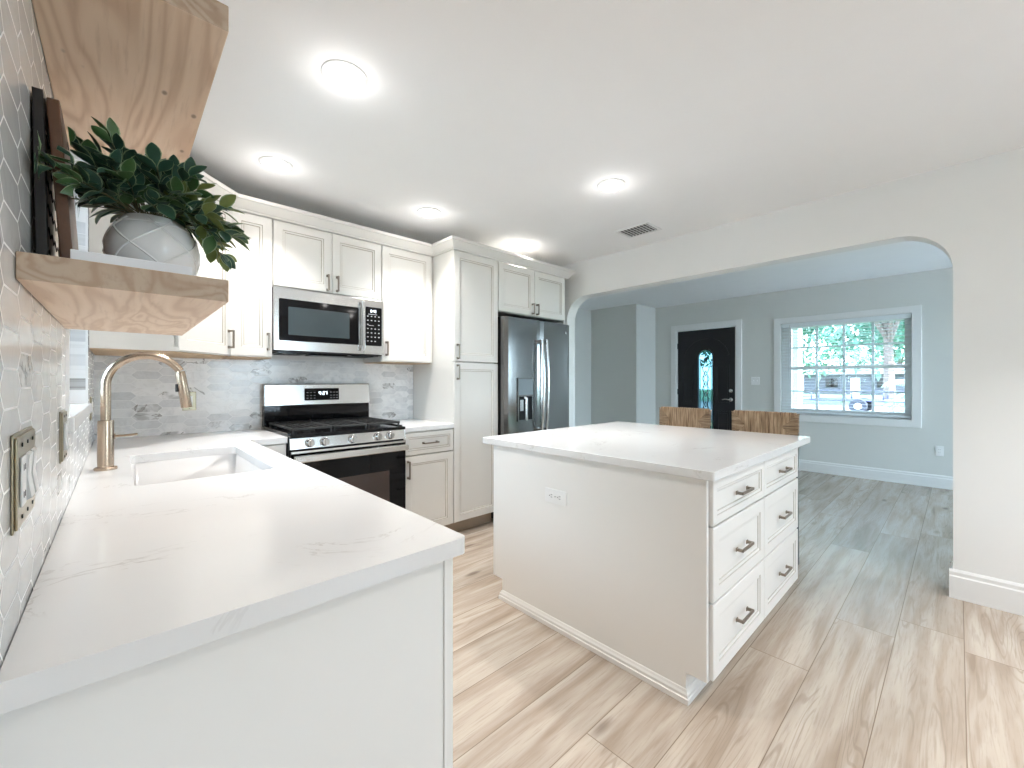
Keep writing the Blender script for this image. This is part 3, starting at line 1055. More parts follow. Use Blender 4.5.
# sink basin
t = thing('sink', 'white undermount sink set into the counter beneath the tiled window', 'sink', (0.2375, 2.169, 0.66))
b = new()
hx, hy = 0.206, 0.385
levels = [(1.0, 0.218), (0.985, 0.03), (0.93, 0.006), (0.90, 0.0)]
prev = None
for sc, z in levels:
    vv = [b.verts.new((p[0], p[1], z)) for p in rrect(-hx * sc, hx * sc, -hy * (1 - (1 - sc) * .5), hy * (1 - (1 - sc) * .5), .035)]
    if prev:
        for k in range(len(vv)):
            f = b.faces.new((prev[k], prev[(k + 1) % len(vv)], vv[(k + 1) % len(vv)], vv[k])); f.smooth = True
    prev = vv
b.faces.new(prev)
bmesh.ops.recalc_face_normals(b, faces=b.faces[:])
bmesh.ops.reverse_faces(b, faces=b.faces[:])
o = obj('basin', b, 'ceramic', t)
md = o.modifiers.new('solid', 'SOLIDIFY'); md.thickness = 0.006; md.offset = 1
b = new(); lathe(b, [(0.055, 0.0), (0.055, 0.004), (0.040, 0.005), (0.038, 0.001), (0.006, 0.001), (0.006, 0.012), (0.0, .013)], (0, 0, 0.0005), 24); obj('drain', b, 'nickel', t)

# ------------------------------------------------------------------ faucet
t = thing('faucet', 'tall brushed bronze gooseneck faucet beside the sink', 'faucet', (-0.034, 2.205, CT1))
b = new(); lathe(b, [(0.033, 0.0), (0.033, 0.008), (0.030, 0.011), (0.0245, 0.011)], (0, 0, 0.0), 32); obj('base_ring', b, 'bronze', t)
b = new(); lathe(b, [(0.0235, 0.011), (0.0235, 0.180), (0.0225, 0.186), (0.0160, 0.187)], (0, 0, 0), 32); obj('body', b, 'bronze', t)
pts = [(0, 0, 0.187), (0, 0, 0.300)]
R = 0.118
for k in range(1, 25):
    a = PI - (PI * 1.02) * k / 24 * 0.985
    pts.append((R + R * math.cos(a), 0, 0.318 + R * math.sin(a)))
b = new(); tube(b, [(0, 0, .187), (0, 0, .26), (0, 0, 0.318)] + pts[2:22], 0.0150, 20); obj('spout', b, 'bronze', t)
p1, p2 = Vector(pts[21]), Vector((0.243, 0, 0.225))
dirv = (p2 - p1).normalized()
b = new(); tube(b, [p1 + dirv * .001, p1 + dirv * .006, p1 + dirv * .03, p2 - dirv * .004, p2], [.0155, .0165, .0175, .0195, .0180], 20); sp = obj('spray_head', b, 'bronze', t)
b = new(); m_ = p1.lerp(p2, .42); bx(b, m_.x - .0245, m_.x - .0155, -.007, .007, m_.z - .022, m_.z + .010, bev=.002); obj('spray_button', b, 'rubber', sp)
b = new(); tube(b, [(0.0232, 0, 0.124), (0.027, 0, .124)], 0.010, 16); tube(b, [(0.027, 0, .124), (0.05, 0, .1245), (0.090, 0, .127)], [.0042, .0042, .0042], 12); obj('lever', b, 'bronze', t)

# ------------------------------------------------------------------ range
RX0, RW = 0.745, 0.762
t = thing('range', 'stainless gas range with black oven door against the tiled wall', 'range', (RX0, 2.75, 0))
b = new()
bx(b, 0, RW, 0.0, 0.60, 0.06, 0.905)
for fx in (0.04, RW - .04):
    for fy in (.05, .55):
        lathe(b, [(0.018, 0), (0.018, .06)], (fx, fy, 0), 10)
obj('body', b, 'rubber', t)
b = new(); bx(b, 0, RW, -.012, .600, .9055, .926, bev=.003); bx(b, .0, .02, .02, .60, .9265, .934); bx(b, RW - .02, RW, .02, .60, .9265, .934)
obj('cooktop', b, 'black', t)
# sloped control panel
b = new(); prism(b, [(-.030, .838), (-.018, .9055), (-.0005, .9055), (-.0005, .838)], 'x', .001, RW - .001)
cp = obj('control_panel', b, 'steel', t, .002)
b = new(); bx(b, .001, RW - .001, -.030, -.012, .9058, .925, bev=.002); obj('front_lip', b, 'black', t)
for kx in (0.112, 0.200, 0.377, 0.553, 0.642):
    b = new()
    c = (kx, -.0265, .872)
    lathe(b, [(.027, 0.001), (.027, -.006), (.0235, -.008), (.0215, -.026), (.019, -.029)], c, 24, axis='y')
    bx(b, kx - .0045, kx + .0045, c[1] - .037, c[1] - .027, c[2] - .019, c[2] + .019, bev=.0015)
    obj('knob', b, 'steel_v', t)
# oven door
b = new(); bx(b, .004, RW - .004, -.038, -.001, .175, .828, bev=.003); od = obj('oven_door', b, 'blackglass', t)
b = new(); bx(b, .004, RW - .004, -.0425, -.0385, .814, .828, bev=.001); obj('door_band', b, 'steel', od)
b = new(); bx(b, .13, RW - .13, -.0396, -.0383, .33, .63); obj('door_window', b, mat('tinted_oven_window', (0.035, 0.022, 0.018), 0.08, coat=.3), od)
b = new(); bx(b, .010, RW - .010, -.094, -.068, .764, .806, bev=.006)
for kx in (.035, RW - .035):
    bx(b, kx - .012, kx + .012, -.070, -.0386, .770, .800, bev=.003)
obj('door_handle', b, 'steel', od)
b = new(); bx(b, .004, RW - .004, -.034, -.001, .062, .168, bev=.003); obj('drawer', b, 'steel', t)
# backguard
b = new(); bx(b, 0, RW, .575, .638, .9265, 1.075); obj('backguard', b, 'blackglass', t, .002)
b = new(); prism(b, [(.560, 1.076), (.572, 1.226), (.580, 1.232), (.638, 1.232), (.638, 1.076)], 'x', .0, RW)
bgd = obj('backguard_panel', b, 'steel', t, .002)
b = new(); bx(b, .262, .512, .5605, .5655, 1.108, 1.198, rot=Matrix.Rotation(math.radians(-4.6), 3, 'X'), piv=(.4, .563, 1.15)); disp = b
SEG = {'0': 'abcdef', '1': 'bc', '2': 'abged', '4': 'fgbc', '7': 'abc', '8': 'abcdefg', ':': ''}


def digits(b_, txt, x, y, z, hgt, slope=0.0):
    wd, th = hgt * .5, hgt * .12
    for ch in txt:
        if ch == ':':
            for dz in (.3, .7):
                bx(b_, x, x + th, y - .0006, y, z + hgt * dz - th / 2, z + hgt * dz + th / 2)
            x += th * 3
            continue
        sg = {'a': (0, wd, hgt - th, hgt), 'd': (0, wd, 0, th), 'g': (0, wd, hgt / 2 - th / 2, hgt / 2 + th / 2), 'f': (0, th, hgt / 2, hgt), 'e': (0, th, 0, hgt / 2),
              'b': (wd - th, wd, hgt / 2, hgt), 'c': (wd - th, wd, 0, hgt / 2)}
        for s_ in SEG[ch]:
            q = sg[s_]
            bx(b_, x + q[0], x + q[1], y - .0006, y, z + q[2], z + q[3])
        x += wd + th * 2


b = new(); digits(b, '4:27', .362, .5610, 1.148, .026); obj('clock_digits', b, 'digit', bgd)
for kx in (.275, .300, .325, .445, .468, .491):
    for kz in (1.122, 1.142, 1.165):
        bx(disp, kx, kx + .011, .5586 if kz > 1.16 else .5572, .5594 if kz > 1.16 else .558, kz, kz + .004, mi=1)
obj('display', disp, ['blackglass', 'key'], bgd)
# burners and grates
for i, (gx, gy, gr) in enumerate(((.155, .16, .045), (.155, .43, .036), (.381, .30, .05), (.607, .16, .05), (.607, .43, .036))):
    b = new(); lathe(b, [(gr, 0), (gr, .010), (gr * .8, .014), (gr * .8, .020), (gr * .72, .022)], (gx, gy, .9262), 20); obj('burner', b, 'iron', t)
for gx0, gx1 in ((.022, .262), (.270, .492), (.500, .740)):
    b = new()
    y0, y1, z0, z1 = .012, .555, .950, .962
    for yy in (y0, (y0 + y1) / 2 - .005, y1 - .012):
        bx(b, gx0, gx1, yy, yy + .012, z0 - .002, z1, bev=.002)
    for xx in (gx0, gx1 - .012):
        bx(b, xx, xx + .012, y0 + .001, y1 - .001, z0 - .001, z1 - .0005, bev=.002)
    n = 6
    for k in range(1, n):
        xx = gx0 + (gx1 - gx0) * k / n - .004
        bx(b, xx, xx + .008, y0 + .002, y1 - .002, z0 + .001, z1 + .003, bev=.002)
    for xx in (gx0 + .004, gx1 - .014):
        for yy in (y0 + .002, y1 - .014):
            bx(b, xx, xx + .010, yy, yy + .010, .9342 if (xx < .02 or xx > .74) else .9262, z0)
    obj('grate', b, 'iron', t)

# ------------------------------------------------------------------ microwave
MX0, MW, MZ0, MZ1, MYF = 0.731, 0.756, 1.442, 1.868, 3.020
t = thing('microwave', 'stainless over-the-range microwave mounted under the short cabinet', 'microwave', (MX0, MYF, MZ0))
mh = MZ1 - MZ0
b = new(); bx(b, .004, MW - .004, .022, BACK - MYF - .009, 0.004, mh - .002); obj('body', b, 'rubber', t)
b = new(); bx(b, .03, MW - .03, .03, .33, -.004, .0035); bx(b, .25, .50, .06, .20, -.012, -.004, bev=.002)
for k in range(7):
    bx(b, .06, .22, .06 + k * .03, .068 + k * .03, -.007, -.004); bx(b, .54, .70, .06 + k * .03, .068 + k * .03, -.007, -.004)
obj('vent_grille', b, 'black', t)
b = new(); bx(b, 0, .5985, 0, .021, .010, mh - .003, bev=.003); dr = obj('door', b, 'steel', t)
b = new(); prism(b, rrect(.030, .560, .075, .350, .008), 'y', -.0025, -.0003); obj('window_surround', b, 'blackglass', dr)
b = new(); prism(b, rrect(.085, .490, .115, .300, .006), 'y', -.0034, -.0027); obj('window_glass', b, 'screen', dr)
b = new(); bx(b, .570, .594, -.040, -.028, .035, .400, bev=.004); bx(b, .574, .586, -.031, -.0002, .055, .075); bx(b, .574, .586, -.031, -.0002, .355, .375); obj('handle', b, 'steel_v', dr)
b = new(); lathe(b, [(.012, -.0003), (.012, -.0016), (.0105, -.0018)], (.378, 0, .392), 20, axis='y'); obj('round_emblem', b, 'nickel', dr)
b = new(); bx(b, .600, MW, 0, .021, .010, mh - .003, bev=.003); pn = obj('control_panel', b, 'steel', t)
b = new(); prism(b, rrect(.606, .738, .075, .365, .006), 'y', -.0025, -.0003)
for rr in range(7):
    for cc in range(4):
        if rr == 2 and cc in (1, 2) or rr == 6 and cc == 3:
            continue
        bx(b, .622 + cc * .029, .633 + cc * .029, -.0031, -.0026, .292 - rr * .031, .299 - rr * .031, mi=1)
bx(b, .630, .700, -.0031, -.0026, .309, .313, mi=1); bx(b, .635, .675, -.0031, -.0026, .225, .228, mi=1)
obj('keypad', b, ['blackglass', 'key'], pn)
b = new(); digits(b, '8:42', .650, -.0026, .326, .018); obj('clock_digits', b, 'digit', pn)

# ------------------------------------------------------------------ refrigerator
FX0, FW = 2.438, 0.896
t = thing('refrigerator', 'stainless french door refrigerator with water dispenser below two short cabinet doors', 'refrigerator', (FX0, 2.68, 0))
b = new(); bx(b, .012, FW - .004, .075, .70, .02, 1.822); bx(b, .02, FW - .02, .06, .075, .03, 1.81); obj('body', b, 'rubber', t)


def fdoor(x0, x1, z0, z1, hole=None):
    """slightly bowed door face"""
    b_ = new()
    n = 10
    A = []
    for k in range(n + 1):
        x = x0 + (x1 - x0) * k / n
        u = (2 * (x / FW) - 1)
        e = min(1.0, min(x - x0, x1 - x) / .012)
        A.append((x, 0.012 * u * u + .010 * (1 - math.sqrt(max(0, 1 - (1 - e) ** 2)))))
    prism(b_, A + [(x1, .060), (x0, .060)], 'z', z0, z1)
    return b_


hx_ = FW / 2
dl = obj('door', fdoor(.002, hx_ - .002, .62, 1.818), 'steel_dark', t)
drr = obj('door', fdoor(hx_ + .002, FW - .002, .62, 1.818), 'steel_dark', t)
fz = obj('freezer_drawer', fdoor(.002, FW - .002, .05, .612), 'steel_dark', t)
for px_, par in ((hx_ - .030, dl), (hx_ + .030, drr)):
    b = new()
    pp = []
    for k in range(13):
        a = k / 12
        pp.append((px_, -.050 - .022 * math.sin(PI * a), .78 + .86 * a))
    tube(b, pp, .0135, 12)
    for zz in (.80, 1.62):
        bx(b, px_ - .010, px_ + .010, -.052, .004, zz - .016, zz + .016, bev=.003)
    obj('handle', b, 'steel_v', par)
b = new(); tube(b, [(.10, -.052, .54), (FW / 2, -.062, .54), (FW - .10, -.052, .54)], .0135, 12)
for xx in (.13, FW - .13):
    bx(b, xx - .014, xx + .014, -.050, .008, .53, .55, bev=.003)
obj('handle', b, 'steel_v', fz)
# dispenser
DX, DX_1, DZa, DZb = .150, .345, .890, 1.282
b = new(); plate_with_holes(b, [(DX, DZa), (DX_1, DZa), (DX_1, DZb), (DX, DZb)], [[(DX + .012, DZa + .016), (DX_1 - .012, DZa + .016), (DX_1 - .012, 1.115), (DX + .012, 1.115)]], 'y', -.006, .0035)
dp = obj('dispenser', b, 'steel_dark', dl, .001)
b = new(); bx(b, DX + .006, DX_1 - .006, -.0072, -.0062, 1.130, DZb - .008); obj('touch_panel', b, mat('slate_glass_panel', (0.20, 0.25, 0.28), 0.10, coat=.4), dp)
b = new(); bx(b, DX + .0125, DX_1 - .0125, -.0010, .0025, DZa + .017, 1.114); obj('recess', b, 'black', dp)
b = new(); bx(b, DX + .028, DX + .068, -.0055, -.0012, 0.985, 1.085, bev=.001); obj('paddle', b, 'steel_v', dp)
b = new(); lathe(b, [(.026, .895), (.026, 1.10), (.020, 1.108)], (DX + .115, .018, 0), 16); obj('nozzle_column', b, 'steel_v', dp)
b = new(); lathe(b, [(.009, 1.095), (.009, 1.112)], (DX + .085, -.010, 0), 10); obj('light_nozzle', b, 'white_pl', dp)
b = new(); lathe(b, [(.013, .0065), (.013, .0035), (.011, .003)], (FW - .075, 0, 1.735), 16, axis='y'); obj('round_emblem', b, 'nickel', drr)

# ------------------------------------------------------------------ island
t = thing('island_cabinet', 'white kitchen island cabinet with six drawers facing the near side', 'kitchen island', (1.61, 0.646, 0))
IY = 1.226
b = new(); bx(b, .0185, 1.238, .034, IY - .034, .113, .878); bx(b, 1.226, 1.238, .004, IY - .004, .113, .878); obj('carcass', b, 'isl', t)
b = new()
prism(b, [(.079, 0), (IY - .079, 0), (IY - .079, .113), (IY, .113), (IY, .878), (0, .878), (0, .113), (.079, .113)], 'x', 0, .018)
obj('side_panel', b, 'isl', t, .0012)
b = new(); bx(b, .0185, 1.238, .079, .097, 0, .1125); bx(b, .0185, 1.238, IY - .097, IY - .079, 0, .1125); bx(b, 1.22, 1.238, .097, IY - .097, 0, .1125); obj('toe_kick', b, 'isl', t)
b = new()
MP = [(0, 0), (.015, 0), (.015, .020), (.011, .023), (.011, .034), (.006, .042), (.003, .050), (0, .052)]
sweep(b, [(1.236, .0785), (-.0005, .0785), (-.0005, IY - .0785), (.4, IY - .0785)][::-1], MP)
obj('base_molding', b, 'isl', t)
b = new(); plate_with_holes(b, rrect(.675, .813, .632, .702, .004), [], 'x', -.005, -.0002)
oc = obj('outlet_cover', b, 'white_pl', t, .001)
oc['label'] = 'white outlet cover on the island side panel'
b = new()
for cy in (.717, .771):
    lathe(b, [(.018, -.0065), (.018, -.0050)], (0, cy, .667), 16, axis='x')
    for dz in (-.006, .006):
        bx(b, -.0072, -.0062, cy - .008, cy + .002, .667 + dz - .0012, .667 + dz + .0012, mi=1)
    bx(b, -.0072, -.0062, cy + .007, cy + .012, .6645, .6695, mi=1)
bx(b, -.0062, -.0052, .741, .747, .665, .669, mi=1)
obj('receptacle', b, ['white_pl', 'rubber'], oc)
rows = ((.117, .402), (.410, .692), (.700, .872))
cols = ((.022, .620), (.624, 1.236))
IM = ('isl', 'isl_g')
for (x0, x1) in cols:
    for (z0, z1) in rows:
        f = obj('drawer', front_bm(x0, x1, z0, z1, .034 if z1 - z0 < .2 else .052), list(IM), t)
        f.location = (0, .0035, 0)
        pull(f, (x0 + x1) / 2, (z0 + z1) / 2, .135, False, stand=.024)
for (x0, x1) in cols:
    for (z0, z1) in rows:
        f = obj('drawer', front_bm(x0, x1, z0, z1, .034 if z1 - z0 < .2 else .052), list(IM), t)
        f.location = (1.258, IY - .0035, 0)
        f.rotation_euler = (0, 0, PI)
        pull(f, (x0 + x1) / 2, (z0 + z1) / 2, .135, False, stand=.024)
b = new()
prism(b, rrect(1.592, 3.060, 0.612, 1.958, .012), 'z', CT0, CT1)
tag(obj('countertop', b, 'quartz', None, .0025), 'large rectangular white quartz countertop on the island', 'countertop')

# ------------------------------------------------------------------ stools
def make_stool(label, loc):
    """faces -x; origin on the floor under the middle of the seat"""
    t_ = thing('counter_stool', label, 'stool', loc, 0, 'rush counter stools behind the island')
    hw_ = .215
    # woven back: wrapped in an envelope pattern
    xb = .205
    z0, z1 = .832, 1.032
    hz = (z1 - z0) / 2
    zc = (z0 + z1) / 2
    b_ = new(); bx(b_, xb - .011, xb + .011, -hw_ + .006, hw_ - .006, z0 + .006, z1 - .006, bev=.008)
    n = 46
    rnd = random.Random(5)
    for k in range(n):                                   # upright strands
        y = -hw_ + .006 + (2 * hw_ - .012) * (k + .5) / n
        e = min(hz, hw_ - abs(y))                        # height reached inside the diagonals
        if e < .012:
            continue
        for sx in (-1, 1):
            for sz in (-1, 1):
                if e >= hz - .001:
                    if sz < 0:
                        continue
                    pts_ = [(xb + sx * .014, y, z1 - .004), (xb + sx * (.0155 + rnd.uniform(-.001, .001)), y + rnd.uniform(-.001, .001), zc), (xb + sx * .014, y, z0 + .004)]
                else:
                    pts_ = [(xb + sx * .012, y, zc + sz * (hz - .003)), (xb + sx * .0155, y + rnd.uniform(-.001, .001), zc + sz * (hz - e / 2)), (xb + sx * .013, y, zc + sz * (hz - e + .001))]
                tube(b_, pts_, .0043, 5)
        tube(b_, [(xb - .013, y, z1 - .004), (xb, y, z1 - .0005 + rnd.uniform(-.001, .001)), (xb + .013, y, z1 - .004)], .0043, 5)
    m_ = 21
    for k in range(m_):                                  # level strands in the end triangles
        z = z0 + .004 + (z1 - z0 - .008) * (k + .5) / m_
        e = hz - abs(z - zc)
        if e < .004:
            continue
        for sx in (-1, 1):
            for sy in (-1, 1):
                tube(b_, [(xb + sx * .012, sy * (hw_ - .004), z), (xb + sx * .0155, sy * (hw_ - e / 2), z + rnd.uniform(-.001, .001)), (xb + sx * .013, sy * (hw_ - e + .001), z)], .0043, 5, mi=1)
    obj('backrest', b_, ['rush', 'rush_h'], t_)
    b_ = new(); bx(b_, -.20, .18, -.205, .205, .628, .668, bev=.014)
    for k in range(34):
        y = -.20 + .40 * (k + .5) / 34
        e = min(.19, .20 - abs(y))
        for s in (-1, 1):
            if e < .01:
                continue
            tube(b_, [(-.01 + s * .192, y, .664), (-.01 + s * (.192 - e), y, .669)], .0050, 5)
    obj('seat', b_, 'rush', t_)
    for sx, sy in ((-1, -1), (-1, 1)):
        b_ = new(); bx(b_, -.205, -.180, sy * .2 - .0125, sy * .2 + .0125, 0, .650, bev=.003); obj('leg', b_, 'dark_metal', t_)
    for sy in (-1, 1):
        b_ = new()
        cy = sy * (.2)
        prism(b_, [(.200, 0), (.222, 0), (.198, .62), (.216, .82), (.216, .90), (.194, .90), (.192, .82), (.174, .62)], 'y', cy - .011, cy + .011)
        obj('leg', b_, 'dark_metal', t_)
    b_ = new()
    bx(b_, -.19, .20, -.207, -.193, .20, .222); bx(b_, -.19, .20, .193, .207, .20, .222)
    bx(b_, -.200, -.185, -.19, .19, .27, .292); bx(b_, .190, .205, -.19, .19, .27, .292)
    obj('footrest', b_, 'dark_metal', t_)
    return t_


s1 = make_stool('rush-backed counter stool nearer the window side, right one of the pair', (3.175, .955, 0))
dup(s1, (3.195, 1.545, 0), 0, 'rush-backed counter stool in front of the black door, left one of the pair')

# ------------------------------------------------------------------ floating shelves and what stands on them
for z0, lab in ((1.382, 'lower floating pine shelf on the tiled wall, carrying the plant'), (1.845, 'upper floating pine shelf at the top left, directly over the plant')):
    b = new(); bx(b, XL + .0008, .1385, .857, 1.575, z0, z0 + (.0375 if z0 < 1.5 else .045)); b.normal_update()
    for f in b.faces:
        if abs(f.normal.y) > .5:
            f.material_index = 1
    tag(obj('floating_shelf', b, ['pine', 'pine_end_shaded'], None, .0015), lab, 'shelf', 'floating pine shelves')
SZ = 1.4195
# framed panel against the tiles
t = thing('picture_frame', 'dark-framed cream panel with black zigzag lines leaning on the tiled wall', 'picture frame', (XL + .004, .985, SZ + .0005))
lean = Matrix.Rotation(math.radians(-1.2), 3, 'Y')
t.rotation_euler = (0, math.radians(-1.0), 0)
t.location.x = XL + .007
b = new()
plate_with_holes(b, [(0, 0), (.30, 0), (.30, .285), (0, .285)], [[(.022, .022), (.278, .022), (.278, .263), (.022, .263)]], 'x', 0, .012)
obj('frame', b, 'blackwood', t, .001)
b = new(); bx(b, .001, .006, .020, .280, .020, .265)
for k in range(6):
    zz = .04 + k * .040
    for j in range(10):
        ya, yb = .024 + j * .025, .024 + (j + 1) * .025
        za, zb2 = zz + (.014 if j % 2 else 0), zz + (0 if j % 2 else .014)
        tube(b, [(.0066, ya, za), (.0066, yb, zb2)], .0009, 4, mi=1)
obj('art_panel', b, ['cream', 'ink'], t)
# board leaning in front of it
t = thing('cutting_board', 'dark brown wooden board leaning behind the potted plant', 'board', (-.067, .995, SZ + .001))
t.rotation_euler = (0, math.radians(-3.5), 0)
b = new(); prism(b, rrect(0, .21, 0, .284, .012), 'x', 0, .015); obj('board', b, 'walnut', t, .002)
t.children[0].name = 'board_body'
b = new(); lathe(b, [(.007, .0162), (.007, .0172), (.004, .0174)], (0, .105, .25), 12, axis='x'); obj('hanging_hole', b, 'ink', t)
# white tray, ring, pot and plant
t = thing('tray', 'flat white tray on the lower shelf under the plant pot', 'tray', (0.021, 1.02, SZ + .0003))
b = new(); bx(b, -.071, .069, -.150, .150, 0, .016, bev=.001); obj('tray_body', b, 'tray', t)
t.children[0].name = 'tray_base'
b = new(); ringp = []
for k in range(17):
    a = 2 * PI * k / 16
    ringp.append((.018 * math.cos(a), 0, .022 + .018 * math.sin(a)))
tube(b, ringp, .0045, 8, cap=False)
o = tag(obj('wooden_ring', b, 'ringwood'), 'small brown wooden ring standing behind the white pot', 'ring')
o.location = (-.028, 1.11, SZ + .0168)

PX, PYY, PZ = 0.052, 1.072, SZ + .0166
t = thing('potted_plant', 'bushy green faux plant in round white criss-cross pot on lower shelf', 'potted plant', (PX, PYY, PZ))
b = new()
prof = [(.036, 0), (.045, .003), (.062, .022), (.0715, .050), (.0715, .068), (.064, .092), (.052, .112), (.046, .120), (.042, .119), (.050, .100)]
lathe(b, prof, (0, 0, 0), 40)
pr = lambda z: next((a[0] + (bb[0] - a[0]) * (z - a[1]) / (bb[1] - a[1]) for a, bb in zip(prof, prof[1:]) if a[1] <= z <= bb[1]), .05)
obj('pot', b, 'pot', t)
b = new()
for s in (-1, 1):
    for k in range(5):
        pp = []
        for j in range(15):
            z = .008 + .104 * j / 14
            a = 2 * PI * k / 5 + s * (j / 14 - .5) * 1.9 + .4
            r_ = pr(z) + .0004
            pp.append((r_ * math.cos(a), r_ * math.sin(a), z))
        tube(b, pp, .0019, 6)
for s in range(1):
    for zz in (.012, .105):
        tube(b, [(pr(zz) * math.cos(2 * PI * k / 32), pr(zz) * math.sin(2 * PI * k / 32), zz) for k in range(33)], .0018, 6, cap=False)
obj('raised_ribs', b, 'pot', t.children[0])
b = new(); lathe(b, [(.046, .100), (.044, .108), (.02, .112), (.002, .113)], (0, 0, 0), 24); obj('moss', b, 'soil', t)

rnd = random.Random(11)
bs, bl = new(), new()


def leaf(base, d, size, side, mi):
    d = d.normalized()
    s = d.cross(Vector((0, 0, 1)))
    if s.length < .1:
        s = Vector((1, 0, 0))
    s = (s.normalized() * math.cos(side) + d.cross(s.normalized()).normalized() * math.sin(side)).normalized()
    nrm = s.cross(d).normalized()
    prof_ = [(0, .04), (.12, .30), (.30, .78), (.50, 1.0), (.70, .88), (.87, .52), (.97, .18), (1.0, .02)]
    W_ = size * .27
    rows_ = []
    for f, w_ in prof_:
        c = base + d * size * f - nrm * size * .16 * f * f
        wi = w_ * W_
        inner = wi * .84
        cup = nrm * wi * .28
        rows_.append([bl.verts.new(c - s * wi + cup), bl.verts.new(c - s * inner + cup * .75), bl.verts.new(c), bl.verts.new(c + s * inner + cup * .75), bl.verts.new(c + s * wi + cup)])
    for a, c_ in zip(rows_, rows_[1:]):
        for k in range(4):
            f = bl.faces.new((a[k], a[k + 1], c_[k + 1], c_[k]))
            f.material_index = 3 if k in (0, 3) else mi
            f.smooth = True


tips = [(-.142, -.13, .150), (-.140, -.10, .175), (-.135, -.06, .165), (-.140, -.02, .185), (-.120, .02, .150), (-.110, -.05, .225), (-.085, .0, .245), (-.060, -.04, .255), (-.045, .05, .262), (-.020, .0, .235),
        (.000, -.06, .225), (.008, .04, .262), (.030, -.02, .235), (.052, .04, .215), (.060, -.05, .200), (.085, .02, .195), (.098, -.04, .175), (.115, .03, .165), (.122, -.01, .140),
        (.118, -.04, .110), (.110, .02, .085), (.098, -.05, .070), (-.120, -.04, .120), (-.095, -.08, .145), (-.070, .07, .180), (.020, .09, .200), (-.04, -.09, .170), (.03, -.09, .165),
        (.07, -.08, .130), (.05, .10, .17), (-.02, .10, .22), (-.10, .08, .16), (.095, .08, .15), (.0, -.095, .14), (-.06, -.09, .19), (.045, -.07, .215), (-.13, .03, .21),
        (-.030, -.03, .215), (.015, .02, .215), (-.07, .02, .215), (.075, .0, .160), (.10, .0, .125), (.085, -.06, .10), (-.10, -.01, .175), (-.08, -.05, .195)]
for ti, tp in enumerate(tips):
    tip = Vector((tp[0], tp[1], tp[2] * (0.92 if tp[2] > .13 else 1)))
    base = Vector((rnd.uniform(-.02, .02), rnd.uniform(-.02, .02), .110))
    droop = tp[2] < .13 and tp[0] > 0
    mid = base.lerp(tip, .5) + Vector((0, 0, .05 if droop else .022))
    pts_ = []
    for k in range(9):
        a = k / 8
        pts_.append(base * (1 - a) ** 2 + mid * 2 * a * (1 - a) + tip * a * a)
    tube(bs, pts_, [.0016 - .0009 * k / 8 for k in range(9)], 5)
    for k in range(3, 9):
        p = pts_[k]
        d0 = (pts_[min(k + 1, 8)] - pts_[k - 1]).normalized()
        yellow = (tp[0] > .05 and rnd.random() < .55)
        mi = 2 if yellow and rnd.random() < .6 else (1 if yellow or rnd.random() < .25 else 0)
        if k == 8:
            leaf(p, d0 + Vector((rnd.uniform(-.1, .1), rnd.uniform(-.1, .1), rnd.uniform(-.1, .2))), rnd.uniform(.036, .046), rnd.uniform(-.5, .5), mi)
        a1, a2 = frame_of(d0)
        ph = k * 1.7 + ti
        for sg in (0, PI):
            if rnd.random() < .12:
                continue
            od_ = a1 * math.cos(ph + sg) + a2 * math.sin(ph + sg)
            leaf(p, d0 * .95 + od_ * rnd.uniform(.6, 1.0) + Vector((0, 0, .12)), rnd.uniform(.034, .047), rnd.uniform(-.7, .7), mi)
for v in bl.verts:                                    # keep clear of the wall tiles, the panel and shelf above
    v.co.x = max(v.co.x, XL - PX + .012 + .02 * 0)
    v.co.z = min(v.co.z, 1.84 - PZ)
    if v.co.y + PYY > .98 and v.co.z + PZ < 1.72:
        v.co.x = max(v.co.x, -.045 - .061 * (v.co.z + PZ - SZ) - PX)
obj('stems', bs, 'stem', t)
obj('foliage', bl, ['leaf1', 'leaf2', 'leaf3', 'leafedge'], t)

